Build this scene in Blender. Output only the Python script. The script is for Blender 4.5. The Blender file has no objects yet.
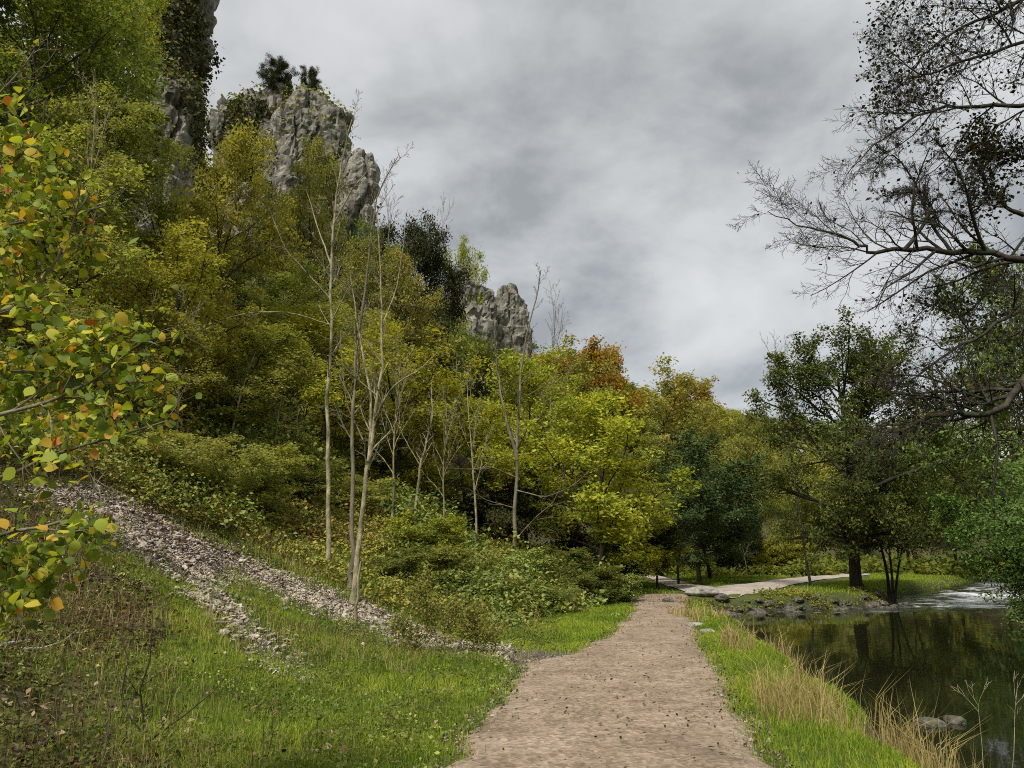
import bpy, math
import numpy as np
from math import radians as R, pi
D = bpy.data
scene = bpy.context.scene
COL = scene.collection
rng = np.random.default_rng(7)

# ---------------------------------------------------------------- camera
CAMZ, F, PITCH = 1.6, 769.0, R(12.54)
CP, SP = math.cos(PITCH), math.sin(PITCH)
cam = D.cameras.new('camera'); camo = D.objects.new('camera', cam); COL.objects.link(camo)
camo.location = (0, 0, CAMZ); camo.rotation_euler = (pi/2+PITCH, 0, 0)
cam.sensor_width = 36; cam.lens = 36*F/1024; cam.clip_end = 3000; cam.clip_start = .05
scene.camera = camo

def W(px, py, Y):
    """world point seen at a pixel, at forward distance Y"""
    cx, cy = (px-512)/F, (384-py)/F
    f = CP-cy*SP; u = SP+cy*CP
    t = Y/f
    return np.array([cx*t, Y, CAMZ+u*t])
def proj(P):
    P = np.asarray(P, float); x, y, z = P[..., 0], P[..., 1], P[..., 2]-CAMZ
    f = np.maximum(y*CP+z*SP, 1e-3); u = z*CP-y*SP
    return 512+F*x/f, 384-F*u/f
def at_z(px, py, z=0.):
    cx, cy = (px-512)/F, (384-py)/F
    t = (z-CAMZ)/(SP+cy*CP)
    return np.array([cx*t, (CP-cy*SP)*t])

# ---------------------------------------------------------------- noise
def _h(i, j, k, s):
    n = (i.astype(np.int64)*374761393+j.astype(np.int64)*668265263+k.astype(np.int64)*2147483647+s*1274126177) & 0xffffffff
    n = ((n ^ (n >> 13))*1274126177) & 0xffffffff
    n = n ^ (n >> 16)
    return (n & 0xffff)/65535.
def vnoise(x, y, z=None, s=0):
    x = np.asarray(x, float); y = np.asarray(y, float); z = np.zeros_like(x) if z is None else np.asarray(z, float)
    i, j, k = np.floor(x), np.floor(y), np.floor(z)
    u, v, w = x-i, y-j, z-k
    u, v, w = u*u*(3-2*u), v*v*(3-2*v), w*w*(3-2*w)
    r = 0
    for a in (0, 1):
        for b in (0, 1):
            for c in (0, 1):
                r = r+_h(i+a, j+b, k+c, s)*(u if a else 1-u)*(v if b else 1-v)*(w if c else 1-w)
    return r*2-1
def fbm(x, y, z=None, s=0, o=4):
    r, a = 0, 1.
    for q in range(o):
        r = r+a*vnoise(x*2**q, y*2**q, None if z is None else z*2**q, s+q*17); a *= .5
    return r/1.9
def worley(x, y, z, s=0):
    i, j, k = np.floor(x), np.floor(y), np.floor(z)
    f1 = np.full(x.shape, 9.); f2 = np.full(x.shape, 9.); h = np.zeros(x.shape)
    for a in (-1, 0, 1):
        for b in (-1, 0, 1):
            for c in (-1, 0, 1):
                I, J, K = i+a, j+b, k+c
                d = np.sqrt((x-I-_h(I, J, K, s))**2+(y-J-_h(I, J, K, s+1))**2+(z-K-_h(I, J, K, s+2))**2)
                m = d < f1; f2 = np.where(m, f1, np.minimum(f2, d)); h = np.where(m, _h(I, J, K, s+3), h); f1 = np.where(m, d, f1)
    return f1, f2, h
def sst(a, b, x):
    t = np.clip((x-a)/(b-a), 0, 1); return t*t*(3-2*t)

# ---------------------------------------------------------------- terrain
TOE = np.array([(-3.5, -60), (-2.6, 0), (-2.0, 8), (-1.4, 14), (.5, 20), (2.9, 27), (4.4, 33), (5.6, 42), (8, 54), (16, 68), (32, 88), (58, 108), (95, 128), (160, 150), (300, 190), (700, 300)], float)
RTOE = np.array([(15, -60), (17, 5), (19, 14), (23, 24), (28, 34), (36, 46), (52, 62), (80, 82), (150, 108), (320, 150), (700, 250)], float)
def sdist(x, y, poly):
    """distance to a polyline, positive on its left"""
    best = np.full(np.shape(x), 1e9); sg = np.ones(np.shape(x))
    for a, b in zip(poly[:-1], poly[1:]):
        e = b-a; L2 = e@e
        t = np.clip(((x-a[0])*e[0]+(y-a[1])*e[1])/L2, 0, 1)
        dx, dy = x-a[0]-t*e[0], y-a[1]-t*e[1]
        d = np.hypot(dx, dy); c = e[0]*dy-e[1]*dx
        m = d < best
        best = np.where(m, d, best); sg = np.where(m, np.where(c >= 0, 1, -1), sg)
    return best*sg
PD = [-900, 0, 1, 2, 4, 8, 15, 25, 40, 60, 80, 130, 220, 500]
PZ = [0, 0, .12, .4, 1.25, 3.7, 9, 17, 29.5, 42, 46, 47, 47, 46]
RIVL_Y = [-40, 0, 8.6, 12.4, 18, 25.3, 29.6, 31.2, 32, 33, 34.5, 38, 45, 60, 90, 140]
RIVL_X = [2, 3.1, 4.1, 5.05, 5.8, 6.8, 7.6, 9.0, 12, 14.6, 15.8, 18.4, 24, 37, 68, 130]
RIVR_Y = [-40, 0, 12, 20, 28, 36, 45, 60, 90, 140]
RIVR_X = [9, 11, 13.5, 17.5, 22, 26, 31, 45, 75, 140]
def river_sd(x, y):
    a = x-np.interp(y, RIVL_Y, RIVL_X); b = np.interp(y, RIVR_Y, RIVR_X)-x
    g = np.where((y > 29) & (y < 33.5), .35, .9)
    a = a*g+.45*fbm(x*.5, y*.5, s=5)
    return np.minimum(a, b*.85)
# main path edges (world)
_L = np.array([at_z(*p) for p in [(440, 768), (478, 737), (508, 705), (520, 683), (538, 664), (583, 650), (606, 638), (622, 625), (631, 613), (637, 603), (646, 595.5)]])
_Rr = np.array([at_z(*p) for p in [(768, 768), (744, 725), (720, 688), (702, 655), (694, 630), (689, 613), (686, 603), (689, 595.5)]])
def path_edges(y):
    jl = .22*fbm(y*.9, y*0+3, s=3)+.09*vnoise(y*5, y*0, s=4); jr = .15*fbm(y*.9, y*0+9, s=8)+.08*vnoise(y*5, y*0, s=6)
    yl = np.r_[-12, 0, _L[:, 1]]; xl = np.r_[-1.9, -1.35, _L[:, 0]]-.12
    yr = np.r_[-12, 0, _Rr[:, 1]]; xr = np.r_[.6, 1.25, _Rr[:, 0]]+.1
    return np.interp(y, yl, xl)+jl, np.interp(y, yr, xr)+jr
PATH_END = float(_L[-1, 1])+.2
def path_in(x, y):
    """how far inside the main path (m)"""
    l, r = path_edges(np.asarray(y, float))
    return np.minimum(np.minimum(x-l, r-x), PATH_END-y)
def H0(x, y):
    x = np.asarray(x, float); y = np.asarray(y, float)
    d = sdist(x, y, TOE)
    und = fbm(x*.09, y*.09, s=11)
    z = np.interp(d+und*np.clip(d*.12, 0, 4), PD, PZ)*np.interp(y, [75, 115, 170, 300], [1, .8, .6, .5])
    dr = -sdist(x, y, RTOE)
    z = z+np.interp(dr, [0, 3, 10, 40, 70, 200], [0, .6, 4, 20, 26, 27])
    z = z+np.clip(y-30, 0, 60)*.011
    sd = river_sd(x, y)
    z = z-1.25*sst(-1.0, .9, sd)*np.where(y > 31, .8, 1)
    return z
def H(x, y):
    x = np.asarray(x, float); y = np.asarray(y, float)
    pin = path_in(x, y)
    rough = 1-sst(-.9, .1, pin)
    d = sdist(x, y, TOE)
    a = .06+.11*sst(0, 4, d)
    return H0(x, y)+rough*(a*fbm(x*1.3, y*1.3, s=21)+.02*fbm(x*5, y*5, s=23))
def hit(px, py, y0=2.5, y1=300):
    ys = np.geomspace(y0, y1, 2500)
    cx, cy = (px-512)/F, (384-py)/F
    t = ys/(CP-cy*SP)
    X = cx*t; Z = CAMZ+(SP+cy*CP)*t
    m = Z <= H(X, ys)
    i = int(np.argmax(m)) if m.any() else len(ys)-1
    return np.array([X[i], ys[i], float(H(X[i], ys[i]))])
def inpoly(px, py, poly):
    r = np.zeros(np.shape(px), bool); n = len(poly)
    for i in range(n):
        x0, y0 = poly[i]; x1, y1 = poly[(i+1) % n]
        if y0 == y1: continue
        r ^= ((y0 > py) != (y1 > py)) & (px < (x1-x0)*(py-y0)/(y1-y0)+x0)
    return r
SPILL = [(420, 630), (470, 640), (520, 647), (580, 651), (588, 662), (545, 668), (522, 674), (488, 662), (440, 655)]
SCREE = [(15, 492), (50, 482), (84, 486), (128, 505), (165, 524), (205, 540), (250, 561), (300, 580), (365, 603), (430, 632), (432, 652), (400, 650), (340, 622), (300, 604), (250, 584), (222, 571), (228, 590), (246, 613), (270, 638), (295, 662), (318, 678), (286, 666), (246, 640), (205, 606), (182, 585), (160, 573), (130, 545), (100, 523), (60, 508)]
def scree_in(P):
    px, py = proj(P)
    j = 16*fbm(P[..., 0]*1.6, P[..., 1]*1.6, s=31); k = 11*fbm(P[..., 0]*1.8+40, P[..., 1]*1.8, s=33)+6*vnoise(P[..., 0]*7, P[..., 1]*7, s=34)
    return (inpoly(px+j, py+k, SCREE) | inpoly(px+j*.4, py+k*.5, SPILL)) & (P[..., 1] < 24) & (P[..., 1] > 4)

# ---------------------------------------------------------------- helpers
def mesh(name, V, faces, mats=(), face_attr=None, smooth=False):
    """faces: list of int arrays (n,k)"""
    if not isinstance(faces, (list, tuple)): faces = [faces]
    faces = [np.asarray(f, np.int32) for f in faces if len(f)]
    me = D.meshes.new(name)
    V = np.asarray(V, np.float32)
    me.vertices.add(len(V)); me.vertices.foreach_set('co', V.ravel())
    li = np.concatenate([f.ravel() for f in faces]); tot = np.concatenate([np.full(len(f), f.shape[1], np.int32) for f in faces])
    st = np.concatenate([[0], np.cumsum(tot)[:-1]]).astype(np.int32)
    me.loops.add(len(li)); me.loops.foreach_set('vertex_index', li)
    me.polygons.add(len(tot)); me.polygons.foreach_set('loop_start', st)
    me.update(calc_edges=True)
    me.polygons.foreach_set('use_smooth', np.full(len(tot), smooth, bool))
    for m in mats: me.materials.append(m)
    if face_attr:
        for k, v in face_attr.items():
            dom = 'FACE' if len(v) == len(tot) else 'POINT'
            a = me.attributes.new(k, 'FLOAT', dom); a.data.foreach_set('value', np.asarray(v, np.float32))
    return me
def link(name, data, parent=None):
    o = D.objects.new(name, data); COL.objects.link(o)
    if parent is not None: o.parent = parent
    return o
def tag(o, label=None, cat=None, group=None, kind=None):
    if label: o['label'] = label
    if cat: o['category'] = cat
    if group: o['group'] = group
    if kind: o['kind'] = kind
    return o
def empty(name, loc, label, cat, group=None):
    o = link(name, None); o.location = loc; o.empty_display_size = .2
    return tag(o, label, cat, group)
def norm(v): return v/np.maximum(np.linalg.norm(v, axis=-1, keepdims=True), 1e-9)

class Tubes:
    def __init__(s): s.V = []; s.Q = []; s.n = 0
    def add(s, pts, rad, k=6):
        pts = np.asarray(pts, float); rad = np.asarray(rad, float); n = len(pts)
        T = norm(np.gradient(pts, axis=0))
        ref = np.array([.31, .83, .12]) if abs(T[0, 2]) > .7 else np.array([.1, .2, 1.])
        A = norm(np.cross(T, ref)); B = np.cross(T, A)
        an = np.arange(k)*2*pi/k
        V = pts[:, None]+rad[:, None, None]*(np.cos(an)[None, :, None]*A[:, None]+np.sin(an)[None, :, None]*B[:, None])
        s.V.append(V.reshape(-1, 3))
        i = (np.arange(n-1)*k)[:, None]; j = np.arange(k)[None]; j2 = (j+1) % k
        s.Q.append(s.n+np.stack([i+j, i+j2, i+k+j2, i+k+j], -1).reshape(-1, 4))
        s.n += n*k
    def build(s, name, mats): return mesh(name, np.concatenate(s.V), [np.concatenate(s.Q)], mats, smooth=True)

def leaves(C, size, r, up=.5, out=None, rnd=None, asp=.55, jit=.35, droop=.25):
    """one quad per leaf"""
    n = len(C)
    N = norm(r.normal(size=(n, 3))*1.0+np.array([0, 0, up*2])+(0 if out is None else out*.8))
    A = r.normal(size=(n, 3))+(0 if out is None else out*.6); A[:, 2] -= droop
    A = norm(A-N*np.sum(A*N, 1, keepdims=True)); B = np.cross(N, A)
    L = (size*(1+jit*r.normal(size=n)).clip(.45, 1.8))[:, None]
    w = L*asp*.5; fold = L*.12*r.uniform(-.3, 1, (n, 1))
    V = np.stack([C, C+A*L*.5+B*w+N*fold, C+A*L-N*fold*.6, C+A*L*.5-B*w+N*fold], 1)
    Q = (np.arange(n)*4)[:, None]+np.arange(4)[None]
    return V.reshape(-1, 3), Q
def leaves_round(C, size, r, up=.3, asp=.8, droop=.5):
    """eight-sided leaf, for plants close to the camera"""
    n = len(C)
    N = norm(r.normal(size=(n, 3))*.9+np.array([0, -.35, up*2]))
    A = r.normal(size=(n, 3)); A[:, 2] -= droop
    A = norm(A-N*np.sum(A*N, 1, keepdims=True)); B = np.cross(N, A)
    L = (size*(1+.28*r.normal(size=n)).clip(.5, 1.6))[:, None]
    prof = [(0, 0), (.12, .28), (.38, .5), (.68, .42), (.9, .16), (1.06, 0), (.9, -.16), (.68, -.42), (.38, -.5), (.12, -.28)]
    cup = r.uniform(-.25, .6, (n, 1)); bend = r.uniform(-.1, .5, (n, 1))
    vs = [C+A*L*a+B*L*asp*b+N*L*(cup*abs(b)*.8-bend*a*a*.5) for a, b in prof]
    V = np.stack(vs, 1); k = len(prof)
    i = np.arange(n)[:, None]*k
    q = np.array([(0, 1, 2, 8), (8, 9, 0, 0)])
    Q = np.concatenate([i+np.array([[2, 3, 7, 8]]), i+np.array([[3, 4, 6, 7]]), i+np.array([[1, 2, 8, 9]])])
    T = np.concatenate([i+np.array([[0, 1, 9]]), i+np.array([[4, 5, 6]])])
    return V.reshape(-1, 3), Q, T, n

def walk(r, p, d, L, n, wob, grav=0.):
    pts = [np.array(p, float)]; d = np.array(d, float); d /= np.linalg.norm(d); st = L/n
    for i in range(n):
        d = d+r.normal(size=3)*wob; d[2] += grav; d /= np.linalg.norm(d)
        pts.append(pts[-1]+d*st)
    return np.array(pts)
def sample(pts, t):
    n = len(pts)-1; f = min(t*n, n-1e-6); i = int(f); u = f-i
    return pts[i]*(1-u)+pts[i+1]*u, pts[i+1]-pts[i]
def grow(r, pts, r0, r1, S, lv, tubes, sites, rlv=None):
    """add a limb as a tube and let side limbs grow from it"""
    m = len(pts); rad = r0+(r1-r0)*np.linspace(0, 1, m)**.8
    tubes.append((pts, rad, lv))
    last = lv >= S['levels']
    if lv >= S.get('leaf_from', S['levels']):
        k = S['sites'][min(lv, len(S['sites'])-1)] if isinstance(S['sites'], list) else S['sites']
        for t in r.uniform(.25, 1.02, k):
            p, _ = sample(pts, min(t, 1)); sites.append(p)
    if last: return
    L = np.linalg.norm(np.diff(pts, axis=0), axis=1).sum()
    nc = S['n'][lv]; st = S['start'][lv]; az = r.uniform(0, 6.28)
    nc = max(1, int(round(nc*r.uniform(.8, 1.2))))
    for c in range(nc):
        if lv == 0 and S.get('gaps') and r.uniform() < S['gaps']: az += 2.4; continue
        t = st+(1-st)*((c+r.uniform(.1, .9))/nc)
        p, d = sample(pts, t); d = d/np.linalg.norm(d)
        az += 2.4+r.normal()*.5
        a = np.cross(d, [.2, .1, 1]) if abs(d[2]) < .9 else np.cross(d, [1, .2, 0]); a /= np.linalg.norm(a); b = np.cross(d, a)
        ang = S['ang'][lv]*(1-.35*(t-st)/(1-st+1e-6))*r.uniform(.8, 1.2)
        dd = d*math.cos(ang)+(a*math.cos(az)+b*math.sin(az))*math.sin(ang)
        dd[2] += S['up'][lv]
        tt = (t-st)/(1-st+1e-6)
        env = S['env'](tt) if lv == 0 else (1-.55*tt)
        ln = L*S['len'][lv]*env*r.uniform(.7, 1.25)
        rr = min(rad[min(int(t*(m-1)), m-1)]*.62, r0*.55)
        rr = max(rr*min(1, ln/(L*S['len'][lv]+1e-6)*1.1), S.get('rmin', .004))
        q = walk(r, p, dd, ln, 5 if lv < 2 else (4 if lv == 2 else 3), S['wob'][lv], S['grav'][lv])
        grow(r, q, rr, max(rr*.35, S.get('rmin', .004)*.7), S, lv+1, tubes, sites)
ENV = {
 'broad': lambda t: .45+.75*math.sin(pi*(.12+.8*t))*(1-.25*t),
 'round': lambda t: .35+.8*math.sin(pi*(.05+.9*t)),
 'cone': lambda t: 1.15*(1-t)+.12,
 'vase': lambda t: .6+.5*t*(1-.3*t),
 'even': lambda t: 1-.5*t,
}
def spec(**k):
    S = dict(levels=3, n=[26, 7, 5], start=[.2, .2, .15], ang=[1.15, .85, .9], up=[.12, .12, .05], len=[.42, .48, .45], env=ENV['broad'],
             wob=[.12, .16, .2], grav=[.0, -.01, -.04], sites=8, rmin=.006, gaps=.15)
    S.update(k); return S
SIDES = [9, 6, 4, 3, 3]
def trunk_twig_mesh(name, tl, m0, m1, lv1=2):
    T = Tubes(); ix = []
    for p, rad, lv in tl:
        T.add(p, rad, SIDES[min(lv, 4)]); ix.append(np.full(len(T.Q[-1]), int(lv >= lv1), np.int32))
    me = T.build(name, [m0, m1]); me.polygons.foreach_set('material_index', np.concatenate(ix)); return me
def tubes_mesh(name, tl, mats, lo=0, hi=9):
    T = Tubes(); ok = False
    for p, rad, lv in tl:
        if lo <= lv <= hi: T.add(p, rad, SIDES[min(lv, 4)]); ok = True
    return T.build(name, mats) if ok else None
def crown_mesh(name, sites, per, sig, size, r, mats, center=None, up=.5, asp=.55, keep=1., droop=.25):
    S = np.asarray(sites)
    S = S[fbm(S[:, 0]*.75, S[:, 1]*.75, S[:, 2]*.75, s=43, o=2)+.25*r.normal(size=len(S)) > -.22]
    if keep < 1: S = S[r.uniform(size=len(S)) < keep]
    C = np.repeat(S, per, 0); cl = np.repeat(r.uniform(size=len(S)), per)
    C = C+r.normal(size=C.shape)*np.array([sig, sig, sig*.7])
    ctr = S.mean(0) if center is None else center
    out = norm(C-ctr)
    V, Q = leaves(C, size, r, up, out, asp=asp, droop=droop)
    # leaf colour number: a clump share (by place in the crown), a leaf share
    big = .5+.5*fbm(C[:, 0]*.55+9, C[:, 1]*.55, C[:, 2]*.55, s=41, o=2)
    t = np.clip(.32*big+.2*cl+.48*r.uniform(size=len(C)), 0, 1)
    return mesh(name, V, [Q], mats, {'tint': t})

# ---------------------------------------------------------------- materials
def nodes(name):
    m = D.materials.new(name); m.use_nodes = True; nt = m.node_tree; nt.nodes.clear()
    return m, nt, nt.nodes.new, nt.links.new
def ramp(nt, stops, interp='LINEAR'):
    n = nt.nodes.new('ShaderNodeValToRGB'); cr = n.color_ramp; cr.interpolation = interp
    while len(cr.elements) < len(stops): cr.elements.new(.5)
    for e, (p, c) in zip(cr.elements, stops): e.position = p; e.color = (*c, 1) if len(c) == 3 else c
    return n
def leaf_mat(name, cols, trans=.45, spec_=.1, rough=.65, hue=.035, tscale=1.25):
    m, nt, N, Lk = nodes(name)
    out = N('ShaderNodeOutputMaterial'); at = N('ShaderNodeAttribute'); at.attribute_name = 'tint'
    k = len(cols); rp = ramp(nt, [(i/(k-1)*.7+.15, c) for i, c in enumerate(cols)])
    Lk(at.outputs['Fac'], rp.inputs[0])
    oi = N('ShaderNodeObjectInfo'); hs = N('ShaderNodeHueSaturation')
    mr = N('ShaderNodeMapRange'); mr.inputs[3].default_value = .5-hue*.5; mr.inputs[4].default_value = .5+hue*.5
    Lk(oi.outputs['Random'], mr.inputs[0]); Lk(mr.outputs[0], hs.inputs['Hue'])
    mv = N('ShaderNodeMath'); mv.operation = 'MULTIPLY_ADD'; mv.inputs[1].default_value = 7.31; mv.inputs[2].default_value = 0
    fr = N('ShaderNodeMath'); fr.operation = 'FRACT'; Lk(oi.outputs['Random'], mv.inputs[0]); Lk(mv.outputs[0], fr.inputs[0])
    mr2 = N('ShaderNodeMapRange'); mr2.inputs[3].default_value = .8; mr2.inputs[4].default_value = 1.2
    Lk(fr.outputs[0], mr2.inputs[0]); Lk(mr2.outputs[0], hs.inputs['Value'])
    Lk(rp.outputs[0], hs.inputs['Color'])
    b = N('ShaderNodeBsdfPrincipled'); b.inputs['Roughness'].default_value = rough; b.inputs['Specular IOR Level'].default_value = spec_
    t = N('ShaderNodeBsdfTranslucent'); g = N('ShaderNodeMixRGB'); g.blend_type = 'MULTIPLY'; g.inputs[0].default_value = 1
    g.inputs[2].default_value = (tscale, tscale, tscale*.45, 1)
    Lk(hs.outputs[0], b.inputs['Base Color']); Lk(hs.outputs[0], g.inputs[1]); Lk(g.outputs[0], t.inputs[0])
    mx = N('ShaderNodeMixShader'); mx.inputs[0].default_value = trans
    Lk(b.outputs[0], mx.inputs[1]); Lk(t.outputs[0], mx.inputs[2]); Lk(mx.outputs[0], out.inputs[0])
    return m
def noise_mat(name, cols, scale=4., detail=6, rough=.85, bump=.4, bscale=None, stretch=(1, 1, 1), spec_=.25, second=None, bdist=.05):
    m, nt, N, Lk = nodes(name)
    out = N('ShaderNodeOutputMaterial'); b = N('ShaderNodeBsdfPrincipled'); tc = N('ShaderNodeTexCoord'); mp = N('ShaderNodeMapping')
    mp.inputs['Scale'].default_value = stretch; Lk(tc.outputs['Object'], mp.inputs[0])
    nz = N('ShaderNodeTexNoise'); nz.inputs['Scale'].default_value = scale; nz.inputs['Detail'].default_value = detail; nz.inputs['Roughness'].default_value = .65
    Lk(mp.outputs[0], nz.inputs['Vector']); k = len(cols)
    rp = ramp(nt, [(.3+.4*i/(k-1), c) for i, c in enumerate(cols)]); Lk(nz.outputs['Fac'], rp.inputs[0]); c = rp.outputs[0]
    if second:
        n2 = N('ShaderNodeTexNoise'); n2.inputs['Scale'].default_value = second[1]; n2.inputs['Detail'].default_value = 5; Lk(mp.outputs[0], n2.inputs['Vector'])
        r2 = ramp(nt, [(second[2], (0, 0, 0)), (second[2]+.12, (1, 1, 1))]); Lk(n2.outputs['Fac'], r2.inputs[0])
        mx = N('ShaderNodeMixRGB'); mx.inputs[2].default_value = (*second[0], 1); Lk(r2.outputs[0], mx.inputs[0]); Lk(c, mx.inputs[1]); c = mx.outputs[0]
    Lk(c, b.inputs['Base Color']); b.inputs['Roughness'].default_value = rough; b.inputs['Specular IOR Level'].default_value = spec_
    if bump:
        n3 = N('ShaderNodeTexNoise'); n3.inputs['Scale'].default_value = bscale or scale*4; n3.inputs['Detail'].default_value = 6; Lk(mp.outputs[0], n3.inputs['Vector'])
        bp = N('ShaderNodeBump'); bp.inputs['Strength'].default_value = bump; bp.inputs['Distance'].default_value = bdist; Lk(n3.outputs['Fac'], bp.inputs['Height']); Lk(bp.outputs[0], b.inputs['Normal'])
    Lk(b.outputs[0], out.inputs[0])
    return m
M = {}
M['bark_pale'] = noise_mat('pale_bark', [(.1, .088, .05), (.29, .255, .15), (.53, .47, .29)], 9, stretch=(1, 1, .45), second=((.075, .08, .03), 3.2, .53))
M['bark_mid'] = noise_mat('mid_bark', [(.08, .065, .04), (.17, .145, .095), (.26, .23, .16)], 6, stretch=(1, 1, .3), second=((.06, .075, .03), 2.5, .55))
M['bark_dark'] = noise_mat('dark_bark', [(.018, .015, .011), (.045, .038, .028), (.085, .075, .05)], 7, stretch=(1, 1, .3), second=((.03, .042, .015), 2.5, .55))
M['leaf_olive'] = leaf_mat('olive_leaves', [(0.118, 0.148, 0.0503), (0.221, 0.252, 0.0646), (0.338, 0.342, 0.079), (0.467, 0.409, 0.108)])
M['leaf_green'] = leaf_mat('green_leaves', [(0.067, 0.0973, 0.0273), (0.122, 0.166, 0.0349), (0.188, 0.224, 0.0426), (0.272, 0.272, 0.0545)])
M['leaf_yellow'] = leaf_mat('yellow_green_leaves', [(0.119, 0.152, 0.0261), (0.238, 0.267, 0.038), (0.428, 0.412, 0.0535), (0.653, 0.557, 0.0832)], hue=.02)
M['leaf_gold'] = leaf_mat('golden_leaves', [(0.158, 0.171, 0.0444), (0.289, 0.285, 0.0571), (0.435, 0.399, 0.0713), (0.58, 0.47, 0.0952)], hue=.02)
M['leaf_brown'] = leaf_mat('brown_olive_leaves', [(0.138, 0.159, 0.057), (0.248, 0.261, 0.0713), (0.365, 0.341, 0.0892), (0.496, 0.378, 0.107)])
M['leaf_orange'] = leaf_mat('orange_leaves', [(.13, .13, .028), (.25, .18, .028), (.4, .2, .028), (.46, .19, .028)], hue=.02)
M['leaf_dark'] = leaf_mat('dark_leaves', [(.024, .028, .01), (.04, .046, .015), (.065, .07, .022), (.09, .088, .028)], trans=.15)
M['leaf_blue'] = leaf_mat('deep_green_leaves', [(.03, .05, .017), (.052, .088, .028), (.09, .135, .042), (.14, .175, .065)], trans=.2)
M['leaf_right'] = leaf_mat('dull_leaves', [(0.0497, 0.0719, 0.0235), (0.094, 0.121, 0.0312), (0.155, 0.182, 0.0391), (0.249, 0.234, 0.0521)], trans=.25)
M['leaf_shiny'] = leaf_mat('glossy_leaves', [(0.0396, 0.0713, 0.0163), (0.0792, 0.133, 0.0254), (0.143, 0.214, 0.0399), (0.265, 0.345, 0.0906)], trans=.25, spec_=.22, rough=.45)
M['leaf_hazel'] = leaf_mat('hazel_leaves', [(0.115, 0.172, 0.023), (0.23, 0.31, 0.0345), (0.414, 0.46, 0.046), (0.598, 0.54, 0.0575), (0.69, 0.46, 0.0575), (0.517, 0.149, 0.0345)], trans=.4, hue=0, spec_=.35)
M['leaf_bramble'] = leaf_mat('bramble_leaves', [(0.0737, 0.11, 0.0246), (0.147, 0.211, 0.0388), (0.253, 0.321, 0.0706), (0.399, 0.402, 0.0794), (0.399, 0.26, 0.0617)], trans=.2, hue=0, spec_=.35)
M['leaf_bracken'] = leaf_mat('bracken_leaves', [(0.178, 0.212, 0.0505), (0.307, 0.348, 0.0673), (0.433, 0.395, 0.0841), (0.383, 0.258, 0.0898), (0.255, 0.167, 0.0673)], trans=.2, hue=0)
M['ivy'] = leaf_mat('ivy_leaves', [(0.0437, 0.052, 0.0229), (0.0786, 0.0874, 0.032), (0.131, 0.129, 0.0458), (0.186, 0.166, 0.0595)], trans=.12, hue=0)
M['litter'] = leaf_mat('fallen_leaves', [(.06, .035, .02), (.13, .075, .035), (.2, .13, .07), (.34, .25, .16)], trans=.05, hue=0)
M['weed'] = leaf_mat('weed_leaves', [(0.065, 0.0975, 0.0229), (0.13, 0.169, 0.04), (0.208, 0.234, 0.0572), (0.286, 0.234, 0.0787)], hue=0)
M['leaf_overhang_backlit'] = leaf_mat('overhanging_leaves_backlit', [(.012, .014, .006), (.026, .028, .009), (.045, .045, .013), (.075, .06, .018)], trans=.25, hue=0)  # leaf colour darkened to paint in the backlit look against the sky
M['dead_stem'] = leaf_mat('dead_stems', [(.04, .025, .015), (.09, .06, .035), (.16, .11, .06), (.22, .17, .1)], trans=.05, hue=0)
M['leaf_rust'] = leaf_mat('rusty_weed_leaves', [(.06, .04, .022), (.13, .08, .035), (.16, .11, .04), (.1, .12, .03), (.14, .17, .04)], hue=0, trans=.2)
M['grass'] = leaf_mat('grass_blades', [(0.0685, 0.121, 0.0179), (0.152, 0.229, 0.0239), (0.258, 0.328, 0.0328), (0.41, 0.384, 0.0671)], trans=.3, hue=0)
M['dry_grass'] = leaf_mat('dry_grass_blades', [(0.213, 0.169, 0.0625), (0.35, 0.275, 0.106), (0.5, 0.388, 0.163), (0.6, 0.488, 0.25)], trans=.25, hue=0)
M['rock'] = None

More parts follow.
